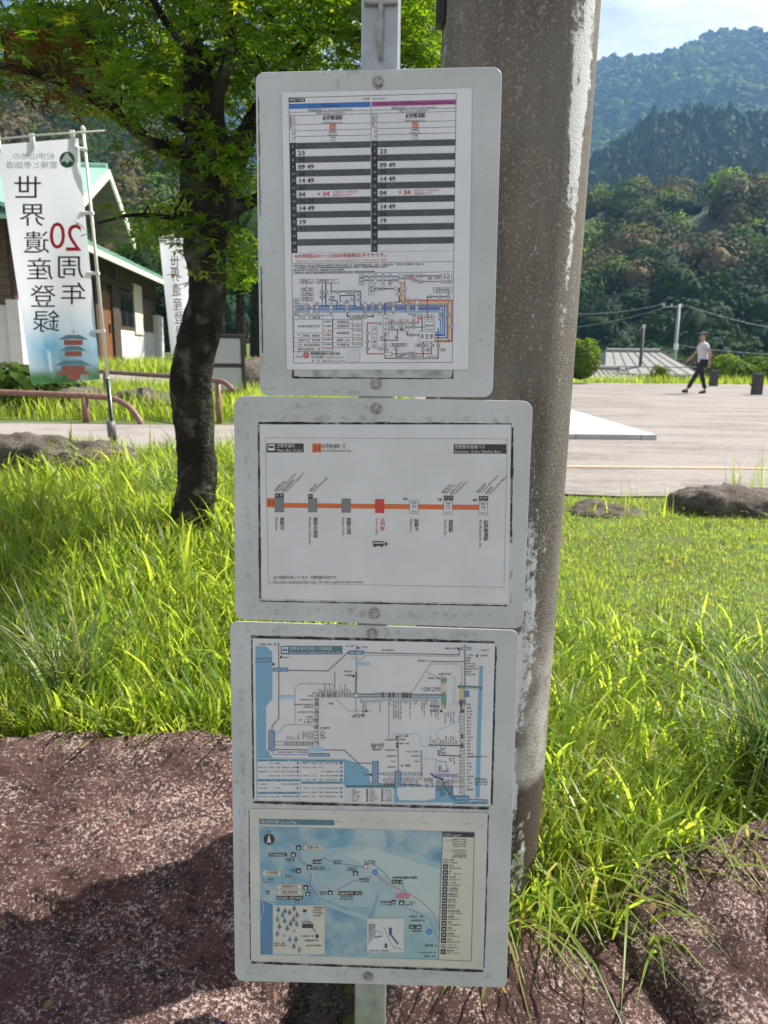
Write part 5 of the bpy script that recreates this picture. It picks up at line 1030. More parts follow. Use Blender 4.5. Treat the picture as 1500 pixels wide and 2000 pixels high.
# ------------------------------------------------------------------ trees and shrubs further off
def tree(name, x, y, h, rad, mi, label, cat='tree', trunk=True, nq=1500, size=.07, cone=0.0, group=None, zc=.62, hs=.40):
    t = empty(name, (x, y, g1(x, y))); tag(t, label, cat, group); zb = t.location.z
    if trunk:
        mb = MB(); mb.tube([Vector((x, y, zb - .2)), Vector((x + .05, y, zb + h * .3)), Vector((x, y + .04, zb + h * .75))], [rad * .10 + .05, rad * .075 + .03, .03], 10); mb.build('trunk', m_bark, t, world=True, smooth=True)
    parts = [(0, 0, 0, 1)] if cone or not trunk else [(0, 0, .05, .8), (.5, .1, -.12, .6), (-.5, -.1, -.05, .62), (.1, -.45, -.2, .55), (-.1, .4, .1, .55), (.05, 0, .3, .5)]
    pts_ = np.array([[x + a * rad, y + b * rad, zb + h * zc + c * h * hs * 1.6] for a, b, c, d in parts]); k = np.array([d for *_, d in parts])
    o = clump_crowns('crown', pts_, rad * k, h * hs * k, np.full(len(parts), mi), max(60, nq // len(parts)), size, None, cone); keep(o, t); return t
near_col = 4
for (px, Y_, h, rd, mi, cone, lb) in ((470, 27, 6.6, 1.7, 1, 0, 'dark leafy tree behind the folding board, beside the maple'), (500, 33, 8, 2.4, 4, 0, 'bright green tree on the meadow behind the dark leafy tree'), (430, 36, 9, 2.2, 1, 1.1, 'dark conifer behind the far white banner'), (330, 38, 7.5, 2.6, 4, 0, 'pale green rounded tree behind the wooden house roof'), (560, 30, 6, 2, 0, 0, 'mid green tree behind the timetable board'), (285, 30, 4.4, 1.6, 1, 0, 'low dark tree beside the white corner of the wooden house')):
    x = at_y(px, 700, Y_).x; tree('leafy_tree' if not cone else 'conifer_tree', x, Y_, h, rd, mi, lb, cone=cone, nq=2400, size=.06)
for (px, Y_, h, rd, mi, lb) in ((1205, 58, 5.5, 4.2, 0, 'dark rounded tree behind the grey hip roof'), (1290, 62, 6.2, 4.4, 0, 'mid green tree behind the two far power poles'), (1370, 60, 5.8, 3.8, 2, 'green tree behind the walking person'), (1420, 66, 7.4, 4.2, 0, 'dome shaped dark tree standing above the fence shrubs'), (1500, 62, 6.0, 4.6, 0, 'broad green tree beyond the fence shrubs'), (1150, 66, 6.6, 4, 1, 'dark tree partly hidden by the concrete pole')):
    x = at_y(px, 700, Y_).x; tree('leafy_tree', x, Y_, h, rd, mi, lb, nq=1600, size=.08)
m_shr = 4
for (px, Y_, h, rd, lb) in ((1135, 28.6, 1.75, .72, 'bright green bush at the plaza edge beside the concrete pole'), (1432, 31.5, 1.45, 1.0, 'yellow green shrub behind the fence, near the stone bollards'), (1492, 31.8, 1.6, 1.1, 'yellow green shrub overlapping the fence end'), (1292, 30.6, .95, .4, 'small yellowish shrub on the grass verge')):
    x = at_y(px, 700, Y_).x; t = tree('shrub', x, Y_, h, rd, 4, lb, 'shrub', trunk=False, nq=1500, size=.10, zc=.45, hs=.55)
for (px, Y_, h, rd, lb) in ((20, 8.3, .55, .5, 'low leafy shrub behind the pipe railing, left of the near banner'), (95, 8.6, .4, .4, 'small leafy shrub between two boulders by the near banner')):
    x = at_y(px, 800, Y_).x; tree('shrub', x, Y_, h, rd, 0, lb, 'shrub', trunk=False, nq=500, size=.12, zc=.45, hs=.55)

# ------------------------------------------------------------------ banners
m_wpole = mat('white_plastic_pole', (.72, .70, .62), rough=.35); m_dpole = mat('dark_green_pole', (.012, .03, .026), rough=.3); m_clip = mat('white_clip', (.75, .75, .77), rough=.4); m_collar = mat('grey_collar', (.15, .15, .145), rough=.5, noise=(40, (.11, .11, .105), .4, .7))
def cloth_mat():
    m = mat('banner_cloth', (.72, .73, .78), rough=.8, spec=.2, trans=((.78, .80, .86), .55)); t = m.node_tree; at_ = t.nodes.new('ShaderNodeAttribute'); at_.attribute_name = 'print'
    t.links.new(at_.outputs['Color'], t.nodes['Principled BSDF'].inputs['Base Color']); t.links.new(at_.outputs['Color'], [x for x in t.nodes if x.type == 'BSDF_TRANSLUCENT'][0].inputs['Color']); return m
m_cloth = cloth_mat()
def banner(quad, Y0, pole_px, lab_, full, seed):
    """quad = corners TL TR BR BL; cloth hangs beside a leaning pole"""
    bm_ = bil(quad, 0, 0, 1, 1)
    def F(u, v, off=0.0):
        x, y = bm_(u, v); wv = .035 * math.sin(u * 5 + v * 2.5 + seed) * v + .02 * math.sin(v * 9 + seed + u * 3) * (.3 + u) + .05 * u * (1 - u) * math.sin(seed + v * 4)
        return at_y(x, y, Y0 + wv - off)
    pb_, pt_ = at_y(*pole_px[0], Y0 + .02), at_y(*pole_px[1], Y0 + .02); base = Vector((pb_.x, pb_.y, pb_.z)); rt = empty('banner_flag', base); tag(rt, lab_, 'banner')
    nu, nv = 26, 70; V = [F(i / nu, j / nv) for j in range(nv + 1) for i in range(nu + 1)]; Fc = [(j * (nu + 1) + i, j * (nu + 1) + i + 1, (j + 1) * (nu + 1) + i + 1, (j + 1) * (nu + 1) + i) for j in range(nv) for i in range(nu)]
    cl = mesh_obj('cloth', V, Fc, m_cloth, smooth=True); keep(cl, rt)
    a = cl.data.attributes.new('print', 'FLOAT_COLOR', 'POINT'); cols = []
    for j in range(nv + 1):
        for i in range(nu + 1):
            u, v = i / nu, j / nv; n1 = .5 + .5 * fbm((u * 3, v * 5, seed), 1.2, 4); t = max(0, min(1, (v - .66) / .2 + (n1 - .5) * .2)) if full else 0
            c = Vector((.80, .81, .85)).lerp(Vector((.13, .36, .52)).lerp(Vector((.05, .17, .22)), max(0, min(1, (v - .84) * 7))), t * (.55 + .45 * n1))
            if v > .935 and full: c = c.lerp(Vector((.05, .14, .05)).lerp(Vector((.4, .45, .45)), max(0, n1 - .4) * 1.4), max(0, min(1, (v - .935) / .03)))
            if full and abs(u - .30) < .03 and .86 < v < .95: c = c.lerp(Vector((.7, .75, .8)), .6)
            cols += [c.x, c.y, c.z, 1]
    a.data.foreach_set('color', cols)
    dr = (pt_ - pb_); k = (735 - 875) / (255 - 875)
    mb = MB(); mb.tube([pb_ + dr * .24, pt_], [.0125 if Y0 < 8 else .014, .010], 12); mb.tube([pb_ + dr * .24, pb_ + dr * .245], .0165, 12); o = mb.build('upper_pole', m_wpole, rt, world=True, smooth=True)
    mb = MB(); mb.tube([pt_ - dr * .002, pt_ + dr * .012, pt_ + dr * .018], [.016, .016, .008], 12); mb.build('pole_cap', m_wpole, rt, world=True, smooth=True)
    mb = MB(); mb.tube([pb_ - dr * .02, pb_ + dr * .05, pb_ + dr * .055, pb_ + dr * .242], [.026, .026, .0165, .0165], 12); mb.build('lower_pole', m_dpole, rt, world=True, smooth=True)
    if full:
        mb = MB(); mb.tube([pb_ + dr * .045 + Vector((-.008, 0, 0)), pb_ + dr * .10 + Vector((-.008, 0, 0))], .032, 14); mb.build('ground_sleeve', m_collar, rt, world=True, smooth=True)
    tl, tr = F(-.22, -.022), F(1.32, -.022); mb = MB(); mb.tube([tl, (tl + tr) / 2 + Vector((0, 0, .006)), tr], .006, 8); mb.build('crossbar', m_wpole, rt, world=True, smooth=True)
    for u in (.03, .44, .93):
        p0 = F(u, -.03); p1 = F(u, .03); mb = MB(); mb.box(min(p0.x, p1.x) - .012, max(p0.x, p1.x) + .012, p0.y - .012, p0.y + .012, p1.z, p0.z + .008, bev=.003); mb.build('hanging_loop', m_clip, rt, world=True)
    for v in (.04, .31, .56, .80):
        q1_ = F(1.0, v); t_ = (q1_.z - pb_.z) / dr.z; q2_ = pb_ + dr * t_; mb = MB(); mb.tube([q1_ - Vector((.03, 0, 0)), q2_ + Vector((.016, 0, 0))], .012, 6); mb.build('side_loop', m_clip, rt, world=True)
    return rt, F, bm_, base
def cloth_print(rt, F, inv_, items, name, mats_):
    """items: (kind, data, material index); lettering seen from behind, so mirrored"""
    mb = MB()
    for it in items:
        if it[0] == 'text':
            _, s_, cx, cy, h, w, mi = it; v, f, W = glyphs(s_, 3)
            x0, x1, y0, y1 = v[:, 0].min(), v[:, 0].max(), v[:, 1].min(), v[:, 1].max(); pts = []
            for a_, b_ in v:
                u, vv = inv_(cx - ((a_ - x0) / (x1 - x0) - .5) * w, cy - ((b_ - y0) / (y1 - y0) - .5) * h); pts.append(F(u, vv, .004))
            mb.add(pts, [t_[::-1] for t_ in f], mi)
        else:
            _, poly, mi = it; mb.add([F(*inv_(x, y), .004 + .0015 * (1 + mi)) for x, y in poly], [tuple(range(len(poly)))], mi)
    return mb.build(name, mats_, rt, world=True)
def inv_bil(q):                            # spot -> (u, v) of the banner, by iteration
    f = bil(q, 0, 0, 1, 1)
    def g(x, y):
        u = v = .5
        for _ in range(12):
            a, b = f(u, v); e = 1e-3; ax, ay = f(u + e, v); bx, by = f(u, v + e); J = np.array([[(ax - a) / e, (bx - a) / e], [(ay - b) / e, (by - b) / e]]); d = np.linalg.solve(J, [x - a, y - b]); u += d[0]; v += d[1]
        return u, v
    return g
k_ink = [mat('banner_black', (.025, .028, .03), rough=.8), mat('banner_red', (.55, .02, .05), rough=.8), mat('banner_green', (.03, .16, .08), rough=.8), mat('banner_grey', (.30, .36, .35), rough=.8), mat('banner_vermilion', (.42, .14, .12), rough=.8), mat('banner_slate', (.17, .30, .36), rough=.8), mat('banner_yellow', (.6, .5, .08), rough=.8), mat('banner_white', (.75, .75, .78), rough=.8)]
Q1 = [(-8, 283), (153, 270), (196, 741), (62, 752)]
rt, F, bm_, _ = banner(Q1, 5.55, ((224, 880), (163, 258)), 'near white banner with mirrored lettering and a red pagoda print', True, 1.3)
items = [('text', ch, x, y, 43, w, 0) for ch, x, y, w in (('世', 54, 365, 52), ('界', 63, 420, 50), ('遺', 71, 473, 50), ('産', 78, 525, 50), ('登', 84, 578, 50), ('録', 90, 627, 52), ('周', 138, 522, 50), ('年', 143, 573, 48))]
items += [('text', '2', 144, 464, 52, 30, 1), ('text', '0', 112, 460, 52, 30, 1), ('text', '紀伊山地の', 66, 305, 13, 80, 3), ('text', '霊場と参詣道', 62, 322, 14, 100, 3)]
items += [('poly', [(131 + 15 * math.cos(a), 312 + 16 * math.sin(a)) for a in np.linspace(0, 2 * math.pi, 20, endpoint=False)], 2), ('poly', [(117, 318), (126, 304), (131, 298), (137, 306), (144, 318), (137, 313), (132, 320), (126, 314)], 7), ('poly', [(124, 308), (129, 298), (134, 304), (129, 310)], 6)]
cloth_print(rt, F, inv_bil(Q1), items, 'lettering', k_ink)
pg = []
for i, (y, w) in enumerate(((662, 30), (684, 27), (712, 36))):
    pg += [('poly', [(143 - w, y + 2), (143 - w * .45, y - 8), (143 + w * .45, y - 8), (143 + w, y + 2), (143, y)], 5), ('poly', [(143 - w * .62, y + 2), (143 + w * .62, y + 2), (143 + w * .62, y + 12), (143 - w * .62, y + 12)], 4)]
pg += [('poly', [(120, 724), (166, 724), (180, 731), (108, 731)], 4), ('poly', [(130, 731), (158, 731), (156, 741), (132, 741)], 4), ('poly', [(142, 650), (144, 640), (145, 650)], 5)]
cloth_print(rt, F, inv_bil(Q1), pg, 'pagoda_print', k_ink)
Q2 = [(311, 468), (366, 463), (400, 696), (334, 690)]
rt, F, bm_, _ = banner(Q2, 11.0, ((421, 766), (392, 452)), 'far white banner half hidden by the maple trunk', False, 4.1)
cloth_print(rt, F, inv_bil(Q2), [('text', ch, x, y, 25, 18, 0) for ch, x, y in (('世', 341, 512), ('界', 342, 538), ('遺', 345, 566), ('産', 347, 594), ('登', 349, 620), ('録', 352, 648))], 'lettering', k_ink)
# ------------------------------------------------------------------ wooden house with green roofs
m_plank = mat('weathered_planks', (.125, .085, .055), rough=.85, noise=[(3, (.085, .058, .04), .4, .65), (30, (.17, .13, .09), .55, .7)], bump=.3, bscale=40)
m_tim = mat('dark_timber', (.050, .032, .022), rough=.8, noise=(6, (.075, .05, .035), .4, .6)); m_door = mat('brown_door', (.20, .085, .035), rough=.6, noise=(5, (.15, .065, .03), .4, .6))
m_plas = mat('white_plaster', (.62, .61, .58), rough=.85, noise=(4, (.54, .53, .50), .45, .7), bump=.1); m_grn = mat('green_metal_roof', (.23, .46, .33), rough=.42, spec=.5, noise=(2, (.28, .50, .38), .4, .7)); m_glass = mat('dark_glass', (.012, .016, .02), rough=.08, spec=.6); m_cream = mat('cream_board', (.66, .61, .50), rough=.7)
HA, HB = Vector((at_y(50, 735, 14.6).x, 14.6, 0)), Vector((at_y(314, 718, 27).x, 27, 0)); he = (HB - HA).normalized(); hn = Vector((he.y, -he.x, 0)); HL = (HB - HA).length
house = empty('wooden_house', (HA.x, HA.y, 1.05)); tag(house, 'brown wooden house with pale green metal roofs behind the near banner', 'house')
def hp(s, t, z): return HA + he * s + hn * t + Vector((0, 0, z))     # s along the long side, t outwards
HM = Matrix((( he.x, hn.x, 0, HA.x), (he.y, hn.y, 0, HA.y), (0, 0, 1, 0), (0, 0, 0, 1)))
def hbox(name, s0, s1, t0, t1, z0, z1, m, par=house, bev=0): 
    mb = MB(); mb.box(s0, s1, t0, t1, z0, z1, mat=HM, bev=bev); return mb.build(name, m, par, world=True)
WZ0, WZ1 = 1.0, 3.95
hbox('wall', 0, HL, -8, -.06, WZ0, WZ1, m_tim)
def s_of(px):                              # where along the long wall a sight line meets it
    d = ray(px, 690); a = hn.dot(d); return (CAM + d * (hn.dot(HA - CAM) / a) - HA).dot(he)
s1_, s2_, s3_, s4_, s5_ = s_of(192), s_of(236), s_of(265), s_of(281), s_of(303)
hbox('wall_panel', 0, s_of(120), -.06, -.01, WZ0, 2.35, m_plas); hbox('wall_panel', s2_, s5_, -.06, 0, WZ0 + .1, 2.15, m_plas)
dr_ = hbox('door', s1_ + .15, s1_ + 1.5, -.06, -.02, WZ0 + .1, 3.1, m_door); hbox('door_handle', s1_ + 1.2, s1_ + 1.28, -.02, .03, 2.0, 2.25, m_tim, dr_)
hbox('door_post', s1_ - .1, s1_ + .15, -.06, .05, WZ0, 3.3, m_tim); hbox('door_post', s1_ + 1.5, s2_ - .02, -.06, .05, WZ0, 3.3, m_tim)
w = hbox('window', s2_ + .1, s3_, -.055, .02, 2.15, 3.25, m_tim); hbox('pane', s2_ + .22, (s2_ + s3_) / 2 - .04, .02, .028, 2.25, 3.15, m_glass, w); hbox('pane', (s2_ + s3_) / 2 + .04, s3_ - .12, .02, .028, 2.25, 3.15, m_glass, w)
hbox('notice_board', s3_ + .02, s4_ - .04, -.05, .05, 2.05, 3.55, m_cream); hbox('wall_panel', s4_, s5_, -.055, -.015, 2.16, 3.2, m_plank); hbox('corner_post', s5_ + .05, HL + .1, -.2, .14, WZ0, 2.75, m_plas); hbox('corner_post', -.12, .14, -.2, .03, WZ0, 2.45, m_plas)
hbox('beam', 0, HL, -.06, .04, 3.3, 3.5, m_tim)
me_pl = None
def plank_row(s0, s1, t, z0, z1, hgt, face):    # boards lapped one over the next
    z = z0; first = None; k = 0
    while z < z1 - .02:
        h_ = min(hgt, z1 - z)
        if face == 'long':
            a, b, c, d = hp(s0, t, z), hp(s1, t, z), hp(s1, t, z + h_ - .008), hp(s0, t, z + h_ - .008); o_ = hn
        else:
            a, b, c, d = hp(s0, t[0], z), hp(s0, t[1], z), hp(s0, t[1], z + h_ - .008), hp(s0, t[0], z + h_ - .008); o_ = -he
        mb = MB(); mb.add([a + o_ * .035, b + o_ * .035, c + o_ * .012, d + o_ * .012, a, b, c, d], [(0, 1, 2, 3), (4, 7, 6, 5), (0, 4, 5, 1), (3, 2, 6, 7), (0, 3, 7, 4), (1, 5, 6, 2)])
        o = mb.build('plank', m_plank, house, world=True); z += hgt; k += 1
plank_row(s2_, HL, -.045, 3.5, 3.9, .2, 'long')
hbox('front_wall_base', -.06, 0, -8, -.14, WZ0, 2.35, m_plas); plank_row(0, 0, (-8, -.14), 2.36, 3.9, .17, 'front')
# lower roof along the long side and the front, with seams
def roof(name, pts, m, seams=0, th=.07, par=house):
    mb = MB(); nrm = (Vector(pts[1]) - Vector(pts[0])).cross(Vector(pts[3]) - Vector(pts[0])).normalized()
    if nrm.z < 0: nrm = -nrm
    mb.prism(pts, nrm * th); o = mb.build(name, m, par, world=True)
    for k in range(1, seams):
        a = Vector(pts[0]).lerp(Vector(pts[1]), k / seams); b = Vector(pts[3]).lerp(Vector(pts[2]), k / seams); mb = MB(); mb.tube([a + nrm * (th + .008), b + nrm * (th + .008)], .018, 6); mb.build('roof_seam', m, o, world=True)
    return o
roof('lower_roof', [hp(-1.0, .75, 3.75), hp(HL + .5, .75, 3.75), hp(HL + .5, -1.4, 4.6), hp(-1.0, -1.4, 4.6)], m_grn, 18)
roof('lower_roof', [hp(-1.0, -8, 3.75), hp(-1.0, .72, 3.75), hp(1.4, -1.4, 4.62), hp(1.4, -8, 4.62)], m_grn, 10)
hbox('fascia', -1.0, HL + .5, .70, .76, 3.62, 3.75, m_cream)
# upper storey
us0, us1, ap, ze, za = 5.0, 8.9, 7.3, 5.15, 6.40
hbox('upper_wall', us0, us1, -8, -1.3, 4.3, 5.2, m_tim); plank_row(us0, us1, -1.29, 4.45, 5.15, .17, 'long')
mb = MB(); mb.prism([hp(us0, -1.3, 5.2), hp(us1, -1.3, 5.2), hp(ap, -1.3, za - .12)], -hn * 6); mb.build('gable_wall', m_tim, house, world=True)
roof('upper_roof', [hp(us0 - .9, -8, ze - .28), hp(us0 - .9, -.1, ze - .28), hp(ap, -.1, za), hp(ap, -8, za)], m_grn, 9)
roof('upper_roof', [hp(us1 + .9, -8, ze - .28), hp(us1 + .9, -.1, ze - .28), hp(ap, -.1, za), hp(ap, -8, za)], m_grn, 0)
for a, b in (((us0 - .9), ze - .28), ((us1 + .9), ze - .28)):
    mb = MB(); mb.prism([hp(a, -.08, b - .2), hp(a, -.08, b + .02), hp(ap, -.08, za + .02), hp(ap, -.08, za - .2)], -hn * .05 if False else hn * .05); mb.build('barge_board', m_cream, house, world=True)
    nb = 9
    for k in range(nb):                    # boarded soffit under the overhang
        s_a, s_b = a + (ap - a) * k / nb, a + (ap - a) * (k + .93) / nb; z_a, z_b = b + (za - b) * k / nb, b + (za - b) * (k + .93) / nb
        mb = MB(); mb.prism([hp(s_a, -1.28, z_a - .03), hp(s_b, -1.28, z_b - .03), hp(s_b, -.1, z_b - .03), hp(s_a, -.1, z_a - .03)], (0, 0, -.02)); mb.build('soffit_board', m_plank, house, world=True)
mb = MB(); mb.tube([hp(ap, -8, za + .08), hp(ap, -.1, za + .08)], .09, 8); mb.build('ridge_cap', m_grn, house, world=True)

# ------------------------------------------------------------------ railings, folding board
m_rail = mat('brown_painted_pipe', (.20, .10, .075), rough=.5, noise=(25, (.27, .17, .14), .5, .7), bump=.1)
def railing(pts, posts, r, label):
    P_ = catmull([Vector(p) for p in pts], 8); rt = empty('pipe_railing', (posts[0].x, posts[0].y, g1(posts[0].x, posts[0].y))); tag(rt, label, 'railing')
    mb = MB(); mb.tube(P_, r, 12); mb.build('rail', m_rail, rt, world=True, smooth=True)
    for p in posts:
        mb = MB(); mb.tube([Vector((p.x, p.y, g1(p.x, p.y) - .1)), Vector((p.x, p.y, p.z))], r * 1.15, 12); mb.build('post', m_rail, rt, world=True, smooth=True)
ry = 7.45
railing([at_y(-300, 758, ry), at_y(-100, 763, ry), at_y(100, 770, ry), at_y(180, 774, ry), at_y(222, 779, ry), at_y(252, 795, ry - .05), at_y(272, 820, ry - .1), at_y(280, 840, ry - .12)], [at_y(165, 774, ry), at_y(-150, 762, ry)], .030, 'low brown pipe railing with curved end behind the near banner')
railing([at_y(-300, 704, 15), at_y(0, 712, 13), at_y(200, 726, 9.5), at_y(350, 736, 8.0), at_y(420, 743, 7.5), at_y(440, 748, 7.4), at_y(455, 762, 7.35)], [at_y(425, 744, 7.48), at_y(205, 726, 9.4), at_y(60, 716, 12)], .026, 'long thin brown pipe railing running back behind the maple trunk')
m_frame = mat('dark_brown_frame', (.045, .030, .026), rough=.5); m_bd = mat('board_grey', (.42, .43, .42), rough=.5)
bx = at_y(436, 780, 9.3); fb = empty('folding_board', (bx.x, bx.y, g1(bx.x, bx.y)), R(14)); tag(fb, 'dark framed folding board standing on the path verge right of the maple', 'notice board')
def fbox(name, x0, x1, y0, y1, z0, z1, m, tilt): 
    mb = MB(); mb.box(x0, x1, y0, y1, z0, z1, mat=Matrix.Translation((0, 0, .82)) @ Matrix.Rotation(R(tilt), 4, 'X') @ Matrix.Translation((0, 0, -.82)), bev=.004); return mb.build(name, m, fb)
for tl in (-13, 13):
    for x in (-.27, .23): fbox('frame_leg', x, x + .045, -.02, .02, .0, .84, m_frame, tl)
    for z in (.80, .44, .12): fbox('frame_bar', -.225, .23, -.018, .018, z, z + .045, m_frame, tl)
    fbox('panel_sheet', -.225, .23, -.006, .006, .165, .44, m_bd, tl); fbox('panel_sheet', -.225, .23, -.006, .006, .485, .80, m_bd, tl)

# ------------------------------------------------------------------ stone platform and bollards
m_stone = mat('pale_granite', (.46, .465, .455), rough=.7, noise=[(5, (.38, .385, .38), .4, .65), (120, (.44, .45, .45), .6, .72, 3)], bump=.1); m_dark = mat('dark_stone', (.055, .055, .052), rough=.8, noise=(20, (.09, .088, .08), .45, .65), bump=.25)
pz = .478; plf = empty('stone_platform', (3.4, 9.3, pz)); tag(plf, 'low platform of pale stone slabs on the plaza beside the concrete pole', 'platform')
xw = [3.42, 3.22, 2.4, 1.45, .75]; yw = [9.28, 9.62, 10.5, 11.5, 12.5, 13.6]
for i in range(len(xw) - 1):
    for j in range(len(yw) - 1):
        mb = MB(); mb.box(xw[i + 1] + .004, xw[i] - .004, yw[j] + .004, yw[j + 1] - .004, pz - .05, pz + .075 + random.uniform(-.002, .002), bev=.006); mb.build('slab', m_stone, plf, world=True)
for (px, py, hh, lb) in ((1393, 755, .60, 'square dark stone bollard behind the walking person'), (1477, 771, .62, 'square dark stone bollard with a side bracket, right of the walking person')):
    p = at_z(px, py, .49); b = empty('stone_bollard', (p.x, p.y, .478)); tag(b, lb, 'bollard')
    mb = MB(); mb.box(-.12, .12, -.12, .12, -.05, hh, bev=.015); mb.build('shaft', m_dark, b); mb = MB(); mb.box(-.135, .135, -.135, .135, hh - .09, hh - .03, bev=.008); mb.build('band', m_dark, b)
    if px > 1400: mb = MB(); mb.box(-.2, -.12, -.04, .04, .26, .32, bev=.008); mb.build('bracket', m_dark, b)

# ------------------------------------------------------------------ fence, far roofs, power poles and wires
m_fence = mat('grey_green_fence', (.16, .20, .19), rough=.5); fn = empty('pipe_fence', (at_y(1208, 720, 31.4).x, 31.4, .3)); tag(fn, 'thin grey pipe fence along the far edge of the plaza', 'fence')
x0_, x1_ = at_y(1208, 715, 31.4).x, 19.0
for z in (1.12, .82): mb = MB(); mb.tube([Vector((x0_, 31.4, z)), Vector((x1_, 31.4, z))], .022, 8); mb.build('rail', m_fence, fn, world=True)
k = 0
while x0_ + k * 1.8 < x1_: 
    x = x0_ + k * 1.8; mb = MB(); mb.tube([Vector((x, 31.4, .0)), Vector((x, 31.4, 1.14))], .028, 8); mb.build('post', m_fence, fn, world=True); k += 1
m_tile = mat('grey_roof_tiles', (.17, .17, .165), rough=.7, noise=(3, (.21, .205, .19), .4, .65), bump=.3, bscale=15); m_wallf = mat('far_wall', (.40, .37, .32), rough=.85, noise=(1, (.33, .30, .26), .4, .65))
def cottage(cx, cy, hwid, dep, ze_, zr, zb, label, rz):
    h_ = empty('cottage', (cx, cy, zb), rz); tag(h_, label, 'house'); e, r_ = ze_ - zb, zr - zb
    mb = MB(); mb.box(-hwid, hwid, -dep, dep, -.3, e); mb.build('wall', m_wallf, h_)
    for s_ in (-1, 1):
        mb = MB(); mb.prism([(-hwid - .5, s_ * (dep + .5), e - .1), (hwid + .5, s_ * (dep + .5), e - .1), (hwid * .7, 0, r_), (-hwid * .7, 0, r_)], (0, 0, .12)); ro = mb.build('roof', m_tile, h_)
        for k_ in range(9):
            a = Vector((-hwid - .5 + (2 * hwid + 1) * k_ / 8, s_ * (dep + .5), e + .06)); b_ = Vector((-hwid * .7 + 1.4 * hwid * k_ / 8, 0, r_ + .16)); mb = MB(); mb.tube([a, b_], .02, 5); mb.build('roof_seam', m_tile, ro)
        mb = MB(); mb.prism([(s_ * (hwid + .5), -dep - .5, e - .1), (s_ * (hwid + .5), dep + .5, e - .1), (s_ * hwid * .7, 0, r_)], (0, 0, .12)); mb.build('roof', m_tile, h_)
    mb = MB(); mb.tube([Vector((-hwid * .7, 0, r_ + .14)), Vector((hwid * .7, 0, r_ + .14))], .14, 8); mb.build('ridge_cap', m_tile, h_)
    for x in (-hwid * .5, hwid * .4):
        mb = MB(); mb.box(x - .7, x + .7, -dep - .05, -dep, e - 1.9, e - .7); w_ = mb.build('window', m_glass, h_); mb = MB(); mb.box(x - .76, x + .76, -dep - .09, -dep - .04, e - 2.0, e - 1.9); mb.build('sill', m_wallf, w_)
c = at_y(1235, 700, 46); cottage(c.x, 46, 2.4, 2.6, .5, 1.75, -3.8, 'house with a broad grey tiled hip roof below the plaza edge', .1)
c = at_y(1178, 725, 38); cottage(c.x, 38, 1.25, 1.6, .05, .82, -3.2, 'small outbuilding with a low grey roof in front of the hip roof', .25)
m_gpole = mat('grey_power_pole', (.30, .32, .33), rough=.6); m_bpole = mat('rusty_power_pole', (.06, .05, .045), rough=.7)
def ppole(px, Y_, top_y, m, label, r, arm):
    b = at_y(px, 740, Y_); tp = at_y(px, top_y, Y_); z0 = g1(b.x, Y_); t = empty('power_pole', (tp.x, Y_, z0)); tag(t, label, 'utility pole')
    mb = MB(); mb.tube([Vector((tp.x, Y_, z0 - .2)), Vector((tp.x, Y_, tp.z))], [r * 1.3, r], 12); mb.build('shaft', m, t, world=True, smooth=True)
    if arm:
        mb = MB(); mb.box(tp.x - 1.1, tp.x + .25, Y_ - .05, Y_ + .05, tp.z - .22, tp.z - .12); mb.build('crossarm', m, t, world=True)
        for dx in (-1.0, -.5, .15): mb = MB(); mb.tube([Vector((tp.x + dx, Y_, tp.z - .12)), Vector((tp.x + dx, Y_, tp.z + .03))], [.05, .03], 8); mb.build('insulator', m_clip, t, world=True)
        mb = MB(); mb.tube([Vector((tp.x - .05, Y_ - .2, tp.z - 2.9)), Vector((tp.x - .05, Y_ - .2, tp.z - 2.5))], .14, 10); mb.build('junction_box', m_clip, t, world=True)
    else: mb = MB(); mb.box(tp.x - .07, tp.x + .09, Y_ - .1, Y_ + .06, tp.z - .2, tp.z); mb.build('lamp_head', m_clip, t, world=True)
    return tp
pA = ppole(1327, 50, 594, m_gpole, 'grey steel power pole with a crossarm behind the walking person', .10, True); ppole(1257, 44, 634, m_bpole, 'dark short power pole with a small lamp beside the hip roof', .09, False)
m_wire = mat('wire', (.20, .22, .23), rough=.5)
def wire(a, b, sag, r, label):
    pts_ = [a.lerp(b, i / 16) - Vector((0, 0, sag * 4 * (i / 16) * (1 - i / 16))) for i in range(17)]; mb = MB(); mb.tube(pts_, r, 5); tag(mb.build('power_line', m_wire, smooth=True), label, 'wire')
wire(pA + Vector((-1.0, 0, 0)), at_y(1100, 612, 52), .25, .022, 'upper power line running left from the grey pole crossarm')
wire(pA + Vector((-.5, 0, -.1)), at_y(1100, 642, 52), .2, .016, 'middle power line running left below the crossarm')
wire(pA + Vector((0, 0, -2.9)), at_y(1100, 690, 52), .3, .016, 'low cable running left from the junction box')
wire(pA + Vector((.15, 0, 0)), at_y(1620, 655, 48), .3, .016, 'power line running right from the grey pole top')
wire(pA + Vector((.05, 0, -2.6)), at_y(1620, 694, 48), .2, .018, 'low cable running right behind the shrubs')

